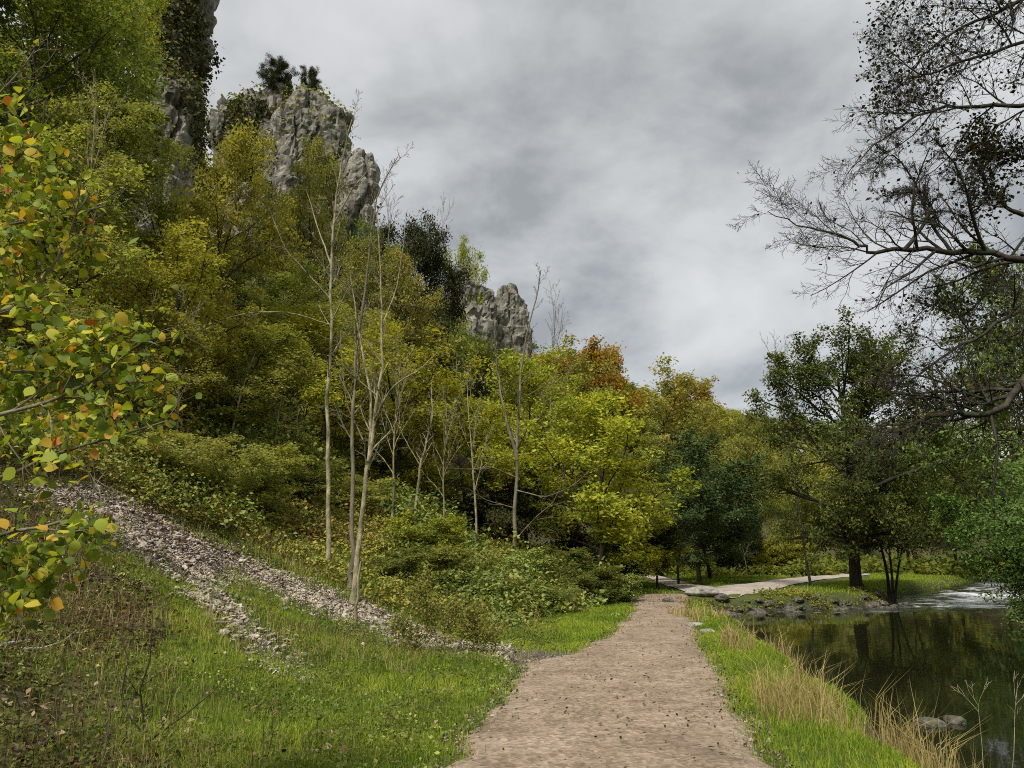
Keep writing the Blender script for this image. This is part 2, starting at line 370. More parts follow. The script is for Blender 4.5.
def ground_mat():
    m, nt, N, Lk = nodes('ground_soil_and_turf')
    out = N('ShaderNodeOutputMaterial'); b = N('ShaderNodeBsdfPrincipled'); b.inputs['Roughness'].default_value = .95; b.inputs['Specular IOR Level'].default_value = .15
    ge = N('ShaderNodeNewGeometry')
    def nz(s, d=6):
        n = N('ShaderNodeTexNoise'); n.inputs['Scale'].default_value = s; n.inputs['Detail'].default_value = d; n.inputs['Roughness'].default_value = .65
        Lk(ge.outputs['Position'], n.inputs['Vector']); return n
    def mix(f, a, bcol):
        x = N('ShaderNodeMixRGB'); Lk(f, x.inputs[0])
        for i, c in ((1, a), (2, bcol)):
            if isinstance(c, tuple): x.inputs[i].default_value = (*c, 1)
            else: Lk(c, x.inputs[i])
        return x.outputs[0]
    def attr(n):
        a = N('ShaderNodeAttribute'); a.attribute_name = n; return a.outputs['Fac']
    r1 = ramp(nt, [(.35, (.045, .055, .014)), (.5, (.075, .1, .018)), (.65, (.11, .12, .025))]); Lk(nz(3).outputs[0], r1.inputs[0])
    r2 = ramp(nt, [(.35, (.03, .022, .012)), (.5, (.075, .055, .03)), (.65, (.14, .11, .07))]); Lk(nz(9).outputs[0], r2.inputs[0])
    r3 = ramp(nt, [(.3, (.05, .042, .033)), (.5, (.1, .085, .07)), (.7, (.18, .16, .135))]); Lk(nz(25).outputs[0], r3.inputs[0])
    r4 = ramp(nt, [(.35, (.02, .02, .013)), (.65, (.07, .065, .045))]); Lk(nz(4).outputs[0], r4.inputs[0])
    c = mix(attr('soil'), r1.outputs[0], r2.outputs[0]); c = mix(attr('scree'), c, r3.outputs[0]); c = mix(attr('bed'), c, r4.outputs[0])
    Lk(c, b.inputs['Base Color'])
    bp = N('ShaderNodeBump'); bp.inputs['Strength'].default_value = .6; bp.inputs['Distance'].default_value = .04; Lk(nz(18).outputs[0], bp.inputs['Height']); Lk(bp.outputs[0], b.inputs['Normal'])
    Lk(b.outputs[0], out.inputs[0]); return m
def path_mat(name, dark, mid, light, leafy, bumpd=.012):
    m, nt, N, Lk = nodes(name)
    out = N('ShaderNodeOutputMaterial'); b = N('ShaderNodeBsdfPrincipled'); b.inputs['Roughness'].default_value = .9; b.inputs['Specular IOR Level'].default_value = .2
    ge = N('ShaderNodeNewGeometry')
    def tex(t, s, d=5):
        n = N(t); n.inputs['Scale'].default_value = s
        if t == 'ShaderNodeTexNoise': n.inputs['Detail'].default_value = d; n.inputs['Roughness'].default_value = .7
        Lk(ge.outputs['Position'], n.inputs['Vector']); return n
    r1 = ramp(nt, [(.3, dark), (.5, mid), (.72, light)]); Lk(tex('ShaderNodeTexNoise', 1.1, 8).outputs[0], r1.inputs[0])
    vo = tex('ShaderNodeTexVoronoi', 26); r2 = ramp(nt, [(0, (.55, .52, .5)), (.5, (1, 1, 1)), (1, (1.5, 1.48, 1.45))]); Lk(vo.outputs['Color'], r2.inputs[0])
    mx = N('ShaderNodeMixRGB'); mx.blend_type = 'MULTIPLY'; mx.inputs[0].default_value = .9; Lk(r1.outputs[0], mx.inputs[1]); Lk(r2.outputs[0], mx.inputs[2])
    n3 = tex('ShaderNodeTexNoise', 5, 9); r3 = ramp(nt, [(.5, (0, 0, 0)), (.66, (1, 1, 1))]); Lk(n3.outputs[0], r3.inputs[0])
    ma = N('ShaderNodeMath'); ma.operation = 'MULTIPLY'; ma.inputs[1].default_value = .55; Lk(r3.outputs[0], ma.inputs[0])
    m2 = N('ShaderNodeMixRGB'); m2.inputs[2].default_value = (*leafy, 1); Lk(ma.outputs[0], m2.inputs[0]); Lk(mx.outputs[0], m2.inputs[1])
    Lk(m2.outputs[0], b.inputs['Base Color'])
    bp = N('ShaderNodeBump'); bp.inputs['Strength'].default_value = .8; bp.inputs['Distance'].default_value = bumpd; Lk(vo.outputs['Distance'], bp.inputs['Height'])
    b2 = N('ShaderNodeBump'); b2.inputs['Strength'].default_value = .6; b2.inputs['Distance'].default_value = .03; Lk(tex('ShaderNodeTexNoise', 6, 8).outputs[0], b2.inputs['Height']); Lk(b2.outputs[0], bp.inputs['Normal'])
    Lk(bp.outputs[0], b.inputs['Normal']); Lk(b.outputs[0], out.inputs[0]); return m
def rock_mat():
    m, nt, N, Lk = nodes('weathered_limestone')
    out = N('ShaderNodeOutputMaterial'); b = N('ShaderNodeBsdfPrincipled'); b.inputs['Roughness'].default_value = .9; b.inputs['Specular IOR Level'].default_value = .2
    ge = N('ShaderNodeNewGeometry'); mp = N('ShaderNodeMapping'); mp.inputs['Scale'].default_value = (1, 1, .28); Lk(ge.outputs['Position'], mp.inputs[0])
    def nz(s, src, d=8):
        n = N('ShaderNodeTexNoise'); n.inputs['Scale'].default_value = s; n.inputs['Detail'].default_value = d; n.inputs['Roughness'].default_value = .68
        Lk(src, n.inputs['Vector']); return n.outputs[0]
    r1 = ramp(nt, [(.32, (.085, .08, .07)), (.47, (.2, .185, .155)), (.58, (.3, .28, .235)), (.7, (.42, .4, .35))]); Lk(nz(.9, mp.outputs[0]), r1.inputs[0])
    def over(c, col, f, lo, hi):
        r = ramp(nt, [(lo, (0, 0, 0)), (hi, (1, 1, 1))]); Lk(f, r.inputs[0])
        x = N('ShaderNodeMixRGB'); x.inputs[2].default_value = (*col, 1); Lk(r.outputs[0], x.inputs[0]); Lk(c, x.inputs[1]); return x.outputs[0]
    c = over(r1.outputs[0], (.05, .052, .03), nz(.55, ge.outputs['Position']), .54, .66)
    c = over(c, (.06, .055, .045), nz(2.6, mp.outputs[0]), .6, .7)
    mp2 = N('ShaderNodeMapping'); mp2.inputs['Scale'].default_value = (1.1, 1.1, .05); Lk(ge.outputs['Position'], mp2.inputs[0])
    c = over(c, (.075, .07, .055), nz(1.6, mp2.outputs[0], 6), .53, .66)
    sx = N('ShaderNodeSeparateXYZ'); Lk(ge.outputs['Normal'], sx.inputs[0])
    mm = N('ShaderNodeMath'); mm.operation = 'MULTIPLY'; Lk(sx.outputs[2], mm.inputs[0]); Lk(nz(1.3, ge.outputs['Position']), mm.inputs[1])
    c = over(c, (.06, .075, .022), mm.outputs[0], .28, .42)
    Lk(c, b.inputs['Base Color'])
    bp = N('ShaderNodeBump'); bp.inputs['Strength'].default_value = .8; bp.inputs['Distance'].default_value = .14; Lk(nz(3.2, mp.outputs[0]), bp.inputs['Height'])
    Lk(bp.outputs[0], b.inputs['Normal']); Lk(b.outputs[0], out.inputs[0]); return m
M['rock'] = rock_mat()
M['ground'] = ground_mat()
M['path'] = path_mat('trodden_gravel', (.19, .14, .095), (.285, .218, .153), (.385, .305, .225), (.11, .073, .046))
M['far_path'] = path_mat('pale_gravel', (.3, .255, .205), (.42, .365, .3), (.52, .465, .39), (.26, .2, .14))
M['stone'] = noise_mat('loose_stone', [(.15, .118, .09), (.36, .3, .24), (.62, .535, .45)], 3, rough=.9, bump=.5, spec_=.2)
M['gravel'] = noise_mat('path_gravel', [(.1, .075, .055), (.27, .21, .155), (.5, .43, .35)], 2.5, rough=.9, bump=0, spec_=.15)
M['wet_stone'] = noise_mat('river_stone', [(.035, .03, .022), (.1, .088, .066), (.26, .24, .2)], 4, rough=.55, bump=.5, second=((.04, .05, .02), 3, .55))
M['pale_stone'] = noise_mat('pale_stone', [(.14, .13, .1), (.28, .26, .22), (.42, .4, .36)], 4, rough=.85, bump=.5)
M['wood'] = noise_mat('bleached_wood', [(.2, .18, .15), (.42, .39, .34), (.6, .57, .5)], 9, rough=.8, bump=.3)

def water_mat():
    m, nt, N, Lk = nodes('river_water')
    out = N('ShaderNodeOutputMaterial'); ge = N('ShaderNodeNewGeometry')
    at = N('ShaderNodeAttribute'); at.attribute_name = 'rapid'
    b = N('ShaderNodeBsdfPrincipled'); b.inputs['Base Color'].default_value = (.012, .013, .005, 1); b.inputs['Roughness'].default_value = .04; b.inputs['IOR'].default_value = 1.333
    mp = N('ShaderNodeMapping'); mp.inputs['Scale'].default_value = (1, .6, 1); Lk(ge.outputs['Position'], mp.inputs[0])
    def nz(s, d=3):
        n = N('ShaderNodeTexNoise'); n.inputs['Scale'].default_value = s; n.inputs['Detail'].default_value = d; Lk(mp.outputs[0], n.inputs['Vector']); return n.outputs[0]
    bp = N('ShaderNodeBump'); bp.inputs['Strength'].default_value = .12; bp.inputs['Distance'].default_value = .03; Lk(nz(1.6), bp.inputs['Height'])
    st = N('ShaderNodeMath'); st.operation = 'MULTIPLY'; st.inputs[1].default_value = 1.; Lk(at.outputs['Fac'], st.inputs[0])
    b2 = N('ShaderNodeBump'); b2.inputs['Distance'].default_value = .25; Lk(st.outputs[0], b2.inputs['Strength']); Lk(nz(3.5, 5), b2.inputs['Height']); Lk(bp.outputs[0], b2.inputs['Normal'])
    Lk(b2.outputs[0], b.inputs['Normal'])
    foam = N('ShaderNodeBsdfDiffuse'); foam.inputs[0].default_value = (.72, .74, .74, 1)
    n2 = N('ShaderNodeTexNoise'); n2.inputs['Scale'].default_value = 2.6; n2.inputs['Detail'].default_value = 7; n2.inputs['Roughness'].default_value = .7
    m2 = N('ShaderNodeMapping'); m2.inputs['Scale'].default_value = (.45, 1.3, 1); Lk(ge.outputs['Position'], m2.inputs[0]); Lk(m2.outputs[0], n2.inputs['Vector'])
    ad = N('ShaderNodeMath'); ad.operation = 'MULTIPLY_ADD'; ad.inputs[1].default_value = .58; Lk(at.outputs['Fac'], ad.inputs[0]); Lk(n2.outputs[0], ad.inputs[2])
    rp = ramp(nt, [(.92, (0, 0, 0)), (1.0, (.85, .85, .85))]); Lk(ad.outputs[0], rp.inputs[0])
    mx = N('ShaderNodeMixShader'); Lk(rp.outputs[0], mx.inputs[0]); Lk(b.outputs[0], mx.inputs[1]); Lk(foam.outputs[0], mx.inputs[2]); Lk(mx.outputs[0], out.inputs[0])
    return m
M['water'] = water_mat()

# ---------------------------------------------------------------- ground sheet
def axis(segs):
    r = []
    for a, b, s in segs: r.append(np.arange(a, b, s))
    return np.unique(np.concatenate(r+[[segs[-1][1]]]))
gx = axis([(-900, -200, 70), (-200, -60, 6), (-60, -20, 1.5), (-20, -9, .4), (-9, 11, .13), (11, 30, .35), (30, 80, 1.5), (80, 220, 6), (220, 900, 60)])
gy = axis([(-150, -10, 14), (-10, 3, 1), (3, 18, .13), (18, 40, .28), (40, 80, .8), (80, 220, 4), (220, 900, 60)])
GX, GY = np.meshgrid(gx, gy)
GZ = H(GX, GY)-.06*sst(0., .25, path_in(GX, GY))
PG = np.stack([GX, GY, GZ], -1).reshape(-1, 3)
ny, nx = GX.shape
ii = (np.arange(ny-1)*nx)[:, None]+np.arange(nx-1)[None]
GQ = np.stack([ii, ii+1, ii+nx+1, ii+nx], -1).reshape(-1, 4)
gd = sdist(PG[:, 0], PG[:, 1], TOE)
soil_n = fbm(PG[:, 0]*.45, PG[:, 1]*.45, s=51)
def soil_at(x, y, d=None):
    """0 turf .. 1 bare leafy soil"""
    d = sdist(x, y, TOE) if d is None else d
    s = sst(2.6, 6, d+1.5*fbm(x*.5, y*.5, s=53))*.75
    s = np.maximum(s, sst(1.3, -.5, x+.5*y+1.3*fbm(x*.8, y*.8, s=54))*sst(13.5, 10.5, y)*.85)
    s = np.maximum(s, sst(40, 60, y)*(d > 3)*.7)
    return np.clip(s+.35*fbm(x*1.2, y*1.2, s=51), 0, 1)
soil = soil_at(PG[:, 0], PG[:, 1], gd)
scr = scree_in(PG).astype(float)
bed = sst(-.8, -.1, river_sd(PG[:, 0], PG[:, 1]))
g = link('ground', mesh('ground', PG, [GQ], [M['ground']], {'soil': soil, 'scree': scr, 'bed': bed}, smooth=True)); tag(g, 'grassy valley floor rising into a steep wooded hillside', 'ground', kind='structure')

# main path
ys = np.r_[np.arange(-10, 3, .5), np.arange(3, PATH_END, .1)]
u = np.linspace(0, 1, 41)
el, er = path_edges(ys)
PX = el[:, None]*(1-u)+er[:, None]*u; PY = np.repeat(ys[:, None], 41, 1)
edge = np.minimum(u, 1-u)[None]*(er-el)[:, None]
PZ_ = H0(PX, PY)+.03*sst(0, .35, edge)-.045+.03*0+.05*sst(0, .12, edge)+.012*fbm(PX*1.1, PY*1.1, s=61)
ii = (np.arange(len(ys)-1)*41)[:, None]+np.arange(40)[None]
p = link('path', mesh('path', np.stack([PX, PY, PZ_], -1).reshape(-1, 3), [np.stack([ii, ii+1, ii+42, ii+41], -1).reshape(-1, 4)], [M['path']], smooth=True))
tag(p, 'brown trodden gravel footpath along the foot of the slope', 'path', kind='structure')
def strip(up, lo, n=60, m=9):
    U = np.array([hit(*q)[:2] for q in up]); Lo = np.array([hit(*q)[:2] for q in lo])
    t = np.linspace(0, 1, n); a = np.stack([np.interp(t, np.linspace(0, 1, len(U)), U[:, k]) for k in (0, 1)], -1); b = np.stack([np.interp(t, np.linspace(0, 1, len(Lo)), Lo[:, k]) for k in (0, 1)], -1)
    w = np.linspace(0, 1, m)
    XY = a[:, None]*(1-w)[None, :, None]+b[:, None]*w[None, :, None]
    Z = H(XY[..., 0], XY[..., 1])+.03+.05*np.sin(pi*w)[None]
    i = (np.arange(n-1)*m)[:, None]+np.arange(m-1)[None]
    return np.concatenate([XY, Z[..., None]], -1).reshape(-1, 3), np.stack([i, i+m, i+m+1, i+1], -1).reshape(-1, 4)
V1, Q1 = strip([(628, 566), (645, 571), (665, 578), (690, 584), (715, 587.5), (745, 584.5), (780, 579.5), (810, 576.3), (840, 574), (870, 572)], [(630, 571), (645, 577), (665, 585.5), (688, 593), (715, 601), (742, 598.5), (768, 591), (800, 583.5), (840, 577.5), (870, 575)])
o = link('gravel_path', mesh('gravel_path', V1, [Q1], [M['far_path']], smooth=True)); tag(o, 'pale gravel track curving past the boulder towards the alder', 'path', kind='structure')

# river
wx = np.arange(0, 60, .3); wy = np.r_[np.arange(-20, 28, .8), np.arange(28, 48, .25), np.arange(48, 90, 2)]
WX, WY = np.meshgrid(wx, wy)
rap = sst(30.6, 33, WY)*(1-.0*WY)
WZ = -.55+.02*np.clip(WY-31.2, 0, 60)+rap*(.07*fbm(WX*1.1, WY*1.6, s=71))
rp_attr = np.clip(rap*(.75+.3*fbm(WX*.4, WY*.4, s=73))*sst(-1, 1.5, river_sd(WX, WY)), 0, 1)
rp_attr = np.maximum(rp_attr, .72*np.exp(-((WY-31.0-.5*fbm(WX*.5, WY*0, s=75))/.25)**2))
nyw, nxw = WX.shape; ii = (np.arange(nyw-1)*nxw)[:, None]+np.arange(nxw-1)[None]
Qw = np.stack([ii, ii+1, ii+nxw+1, ii+nxw], -1).reshape(-1, 4)
cxy = np.stack([WX, WY], -1).reshape(-1, 2)[Qw].mean(1)
keep = river_sd(cxy[:, 0], cxy[:, 1]) > -1.6
o = link('river', mesh('river', np.stack([WX, WY, WZ], -1).reshape(-1, 3), [Qw[keep]], [M['water']], {'rapid': rp_attr.ravel()}, smooth=True))
tag(o, 'dark still river pool with a riffle of white water', 'river', kind='structure')

# ---------------------------------------------------------------- tree prototypes
PROTO = {}
def trunk_pts(r, h, lean=.05, n=9, wob=.05):
    d = np.array([r.normal()*lean, r.normal()*lean, 1])
    q = walk(r, (0, 0, -.35), d, h+.35, n, wob, .03); return q
def proto(key, seed, h, S, per, sig, leaf, r0=.16, lean=.05, stems=1, spread=.0, asp=.55, wob=.05, top=.9, keep=1., up=.5, split=1):
    r = np.random.default_rng(seed); tl, sites = [], []
    for s in range(stems):
        q = trunk_pts(r, h*top*(1 if s == 0 else r.uniform(.65, 1.)), lean, 9, wob)
        if stems > 1:
            a = s*2*pi/stems+r.uniform(0, 1); q = q+np.array([math.cos(a)*.15, math.sin(a)*.15, 0]); t = np.linspace(0, 1, len(q))[:, None]**1.2
            q = q+t*np.array([math.cos(a), math.sin(a), 0])*spread*r.uniform(.6, 1.2)
        grow(r, q, r0*(1 if s == 0 else .8), r0*.18, S, 0, tl, sites)
    P = dict(h=h)
    P['trunk'] = tubes_mesh(key+'_trunk', tl, [M['bark_dark']], 0, 9 if not split else (2 if per else 1))
    if per:
        P['crown'] = crown_mesh(key+'_crown', sites, per, sig, leaf, r, [M['leaf_olive']], np.array([0, 0, h*.45]), asp=asp, keep=keep, up=up)
    else:
        P['twigs'] = tubes_mesh(key+'_twigs', tl, [M['bark_mid']], 2, 9)
    S_ = np.asarray(sites); P['w'] = float(np.percentile(np.hypot(S_[:, 0]-S_[:, 0].mean(), S_[:, 1]-S_[:, 1].mean()), 96)*2); P['top'] = float(S_[:, 2].max())
    PROTO[key] = P
near = dict(per=5, sig=.22, leaf=.16, r0=.13, up=.3)
proto('tall_0', 150, 13, spec(n=[34, 6, 5], len=[.25, .5, .45], start=[.12, .2, .15], sites=8), per=5, sig=.22, leaf=.16, r0=.14, up=.3)
proto('tall_1', 151, 13, spec(n=[34, 6, 5], len=[.29, .5, .45], start=[.12, .2, .15], sites=8, env=ENV['round']), per=5, sig=.22, leaf=.16, r0=.14, up=.3)
proto('alder', 157, 11.5, spec(n=[32, 7, 5], start=[.17, .15, .15], len=[.42, .5, .45], sites=10, ang=[1.3, .85, .9], up=[.08, .06, .02]), per=6, sig=.2, leaf=.14, r0=.33, lean=.008, wob=.025, up=.3)
proto('alder_twin', 156, 7, spec(n=[14, 6, 5], start=[.4, .15, .15], len=[.42, .5, .45], sites=6, ang=[1.1, .85, .9]), per=5, sig=.15, leaf=.12, r0=.13, lean=.05, wob=.09, stems=3, spread=1.2, up=.3)
for i in range(3):
    proto(f'broad_near_{i}', 100+i, 9, spec(n=[24, 7, 5], sites=8, len=[.44, .5, .45], env=ENV[['broad', 'round', 'broad'][i]]), **near, lean=.08, wob=.07)
for i in range(3):
    proto(f'broad_far_{i}', 120+i, 10, spec(n=[24, 6, 4], sites=5, len=[.42, .5, .45], env=ENV[['round', 'broad', 'vase'][i]]), per=6, sig=.32, leaf=.27, r0=.16, lean=.08)
for i in range(2):
    proto(f'hazel_{i}', 140+i, 5.5, spec(levels=2, n=[9, 6], start=[.15, .15], ang=[.8, .85], up=[.1, .05], len=[.4, .5], wob=[.14, .2], grav=[-.03, -.05], env=ENV['even'], sites=16), per=9, sig=.17, leaf=.11, r0=.045, stems=9, spread=1.9, lean=.06)
for i in range(2):
    proto(f'bush_{i}', 145+i, 2.3, spec(gaps=.1, levels=2, n=[7, 5], start=[.12, .15], ang=[.8, .9], up=[.12, .05], len=[.38, .5], wob=[.16, .2], grav=[-.02, -.04], env=ENV['even'], sites=13), per=5, sig=.1, leaf=.075, r0=.022, stems=11, spread=.95, lean=.08, up=.3, asp=.65)
proto('willow', 148, 7, spec(gaps=.1, levels=3, n=[9, 6, 4], start=[.12, .15, .2], ang=[.8, .85, .8], up=[.08, .05, 0], len=[.42, .5, .5], wob=[.14, .2, .2], grav=[-.04, -.05, -.07], env=ENV['even'], sites=9), per=4, sig=.17, leaf=.13, r0=.08, stems=9, spread=3.6, lean=.06, up=.3, asp=.5)
proto('yew', 160, 8, spec(n=[30, 7, 5], len=[.42, .5, .4], sites=8, up=[.0, .02, -.05], grav=[-.02, -.03, -.06]), per=13, sig=.26, leaf=.16, asp=.36, r0=.22)
proto('larch', 170, 10, spec(levels=2, n=[44, 9], start=[.18, .12], ang=[1.45, 1.0], up=[.05, -.12], len=[.3, .35], env=ENV['cone'], grav=[.03, -.08], sites=9), per=6, sig=.12, leaf=.16, asp=.3, r0=.14)
for i in range(2):
    proto(f'bare_{i}', 180+i, 9, spec(n=[15, 6, 5], start=[.35, .25, .2], ang=[.75, .7, .7], up=[.25, .15, .1], len=[.35, .45, .45], env=ENV['even'], rmin=.006), per=0, sig=0, leaf=0, r0=.1)

def tree(name, label, cat, pos, pk, h, w=None, rot=None, crown=None, bark=None, group=None):
    P = PROTO[pk]; sz = h/P['top']; sx = (w/P['w'] if w else sz)
    e = empty(name, pos, label, cat, group); e.rotation_euler = (0, 0, rng.uniform(0, 6.28) if rot is None else rot); e.scale = (sx, sx, sz)
    for part in ('trunk', 'crown', 'twigs'):
        if part in P and P[part]:
            c = link(part, P[part], e); s = c.material_slots[0]; s.link = 'OBJECT'
            s.material = M[crown] if part == 'crown' else M[bark or 'bark_dark']
    return e
def tree_px(name, label, cat, px, Y, top_py, w, pk, crown, bark=None, group=None, rot=None, base_py=None):
    """a tree standing on the ground at distance Y, as tall as the photograph shows it"""
    ref = W(px, 384 if base_py is None else base_py, Y); x = ref[0]
    for _ in range(4):
        z = float(H(x, Y)); tip = W(px, top_py, Y); x = tip[0]*.5+W(px, float(proj(np.array([x, Y, z+1]))[1]), Y)[0]*.5
    z = float(H(x, Y)); h = max(tip[2]-z, 1.)
    return tree(name, label, cat, (x, Y, z), pk, h, w, rot, crown, bark, group)
#PLACE
# ---------------------------------------------------------------- cliffs
def cliff(name, label, cols, Y, seed, vox=.32, amp=.8, fis=1.):
    """cols: (px, top_py, base_py, width_px, dY): buttresses fused into one rock"""
    V, Fq, n = [], [], 0
    for (px, tp, bp, wpx, dY) in cols:
        y = Y+dY; top = W(px, tp, y); base = W(px, bp, y); r_ = wpx/F*(y*CP+(top[2]-CAMZ)*SP)/2
        k, m = 18, 14
        an = np.arange(k)*2*pi/k; t = np.linspace(0, 1, m)
        rr = r_*np.where(t < .9, 1.15-.15*t/.9, np.sqrt(np.clip(1-((t-.9)/.115)**2, 0, 1)))
        cx = base[0]*0+top[0]; z0 = float(H(cx, y))-3
        X = cx+rr[:, None]*np.cos(an)[None]; Yy = y+1.25*rr[:, None]*np.sin(an)[None]; Z = z0+(top[2]-z0)*t[:, None]+0*X
        V.append(np.stack([X, Yy, Z], -1).reshape(-1, 3))
        i = (np.arange(m-1)*k)[:, None]; j = np.arange(k)[None]; j2 = (j+1) % k
        Fq += (n+np.stack([i+j, i+j2, i+k+j2, i+k+j], -1).reshape(-1, 4)).tolist()
        Fq.append(list(range(n, n+k))[::-1]); Fq.append(list(range(n+(m-1)*k, n+m*k)))
        n += k*m
    me = D.meshes.new('tmp'); me.from_pydata(np.concatenate(V).tolist(), [], Fq)
    o = D.objects.new('tmp', me); COL.objects.link(o)
    md = o.modifiers.new('r', 'REMESH'); md.mode = 'VOXEL'; md.voxel_size = vox
    ev = o.evaluated_get(bpy.context.evaluated_depsgraph_get()); m2 = bpy.data.meshes.new_from_object(ev)
    D.objects.remove(o); D.meshes.remove(me)
    P = np.zeros(len(m2.vertices)*3, np.float32); m2.vertices.foreach_get('co', P); P = P.reshape(-1, 3).astype(float)
    N = np.zeros(len(m2.vertices)*3, np.float32); m2.vertices.foreach_get('normal', N); N = N.reshape(-1, 3)
    s = 9/ (P[:, 2].max()-P[:, 2].min())*2
    x, y, z = P.T
    wx_, wy_, wz_ = x+.5*fbm(x*.5, y*.5, z*.5, seed+20), y+.5*fbm(x*.5, y*.5, z*.5, seed+21), z+.5*fbm(x*.5, y*.5, z*.5, seed+22)
    big = fbm(x*.2, y*.2, z*.12, s=seed, o=2)
    f1, f2, h1 = worley(wx_*.42, wy_*.42, wz_*.13, seed+1); g1, g2, h2 = worley(wx_*1.1, wy_*1.1, wz_*.42, seed+2); k1, k2, h3 = worley(wx_*2.1, wy_*2.1, wz_*1.9, seed+4)
    zb = z*.55+.9*fbm(x*.12, y*.12, z*.05, s=seed+30, o=2)+.12*h1*3; saw = zb-np.floor(zb)
    dsp = amp*(.6*big+.55*(saw**1.5-.45)+1.6*(h1-.5)-1.1*fis*(1-sst(0, .14, f2-f1))+.55*(h2-.5)-.25*(1-sst(0, .16, g2-g1))+.3*(h3-.5)+.15*fbm(x*1.5, y*1.5, z*1.2, s=seed+6, o=3))
    P = P+N*dsp[:, None]
    m2.vertices.foreach_set('co', P.astype(np.float32).ravel()); m2.update()
    m2.materials.clear(); m2.materials.append(M['rock']); m2.polygons.foreach_set('use_smooth', np.zeros(len(m2.polygons), bool))
    m2.name = name
    o = link(name, m2); tag(o, label, 'cliff', 'limestone cliffs and spires above the wood')
    fc = np.zeros(len(m2.polygons)*3, np.float32); m2.polygons.foreach_get('center', fc)
    fn = np.zeros(len(m2.polygons)*3, np.float32); m2.polygons.foreach_get('normal', fn)
    ar = np.zeros(len(m2.polygons), np.float32); m2.polygons.foreach_get('area', ar)
    return o, fc.reshape(-1, 3).astype(float), fn.reshape(-1, 3).astype(float), ar
def ivy_on(name, label, cat, fc, fn, ar, cond, n, leaf, mat, seed, thick=.25):
    r = np.random.default_rng(seed); idx = np.where(cond & (fn[:, 1] < .4))[0]
    if len(idx) == 0: print('NO IVY', name); return
    w = ar[idx]/ar[idx].sum(); k = r.choice(idx, n, p=w)
    C = fc[k]+fn[k]*r.uniform(.02, 1, (n, 1))**2*thick*2+r.normal(size=(n, 3))*.2
    big = .5+.5*fbm(C[:, 0]*.6, C[:, 1]*.6, C[:, 2]*.6, s=seed, o=2)
    V, Q = leaves(C, leaf, r, .2, fn[k], asp=.8)
    o = link(name, mesh(name, V, [Q], [M[mat]], {'tint': np.clip(.5*big+.5*r.uniform(size=n), 0, 1)})); tag(o, label, cat); return o

_, fc, fn, ar = cliff('cliff', 'tall grey cliff draped in ivy, cut off by the top edge of the photo',
      [(196, -120, 150, 50, 0), (170, 60, 160, 46, -1.2), (178, 78, 190, 40, -2.5), (206, -60, 170, 26, .8)], 40, 5, .22, .6)
px, py = proj(fc)
ivy_on('ivy', 'dark ivy curtain hanging down the tall cliff beside the open sky', 'ivy', fc, fn, ar, (px+8*fbm(fc[:, 0]*.5, fc[:, 2]*.5, s=3) > np.interp(py, [0, 70, 85, 140, 185], [140, 150, 178, 192, 195])) & (px < np.interp(py, [0, 25, 60, 185], [196, 200, 212, 232])) & (py < 185), 22000, .2, 'ivy', 11)
_, fc, fn, ar = cliff('cliff', 'jagged grey limestone spire with two dark yews on its top',
      [(234, 104, 240, 38, 1), (258, 94, 240, 44, 0), (284, 82, 250, 44, 0), (312, 92, 250, 48, -.5), (333, 104, 260, 42, -1), (290, 74, 240, 22, .5), (300, 110, 240, 60, -1.5)], 60, 8, .24, .62)
px, py = proj(fc)
nn = fbm(fc[:, 0]*.35, fc[:, 1]*.35, fc[:, 2]*.35, s=7)
ivy_on('ivy', 'dark ivy patch down the shoulder of the spire with two yews', 'ivy', fc, fn, ar, (px+14*nn > 238) & (px+14*nn < 258) & (py > 98) & (py < 175), 5000, .24, 'ivy', 12, .35)
ivy_on('ivy', 'ivy and grass on the lower face of the spire with two yews', 'ivy', fc, fn, ar, (nn > .3) & (py > 135), 2500, .22, 'leaf_dark', 13)
ivy_on('ledge_plants', 'tufts of grass and small shrubs on the ledges of the yew-topped spire', 'plants', fc, fn, ar, (fn[:, 2] > .35) & (py > 84) & (nn > -.15), 3200, .22, 'leaf_olive', 14, .3)
_, fc, fn, ar = cliff('cliff', 'narrow pointed rock pinnacle standing against the shoulder of the yew-topped spire', [(354, 151, 260, 30, 0), (363, 155, 280, 28, -.6), (347, 160, 260, 28, .5)], 57, 21, .2, .45)
px, py = proj(fc)
ivy_on('ivy', 'green ivy climbing the lower half of the narrow pinnacle', 'ivy', fc, fn, ar, (py+18*fbm(fc[:, 0]*.5, fc[:, 1]*.5, fc[:, 2]*.5, s=8) > 205), 2600, .22, 'ivy', 15, .3)
cliff('cliff', 'low broken grey crag behind the feathery yellowish tree', [(462, 276, 330, 40, 0), (482, 288, 330, 34, 1), (446, 292, 340, 30, 0)], 76, 31, .3, .6)
cliff('cliff', 'rounded grey rock tower at the far end of the crags', [(508, 287, 340, 28, 0), (519, 300, 345, 22, 0), (497, 305, 345, 24, -1)], 84, 37, .28, .5)

# ---------------------------------------------------------------- named trees
T = tree_px
WOOD = 'trees of the hillside wood'
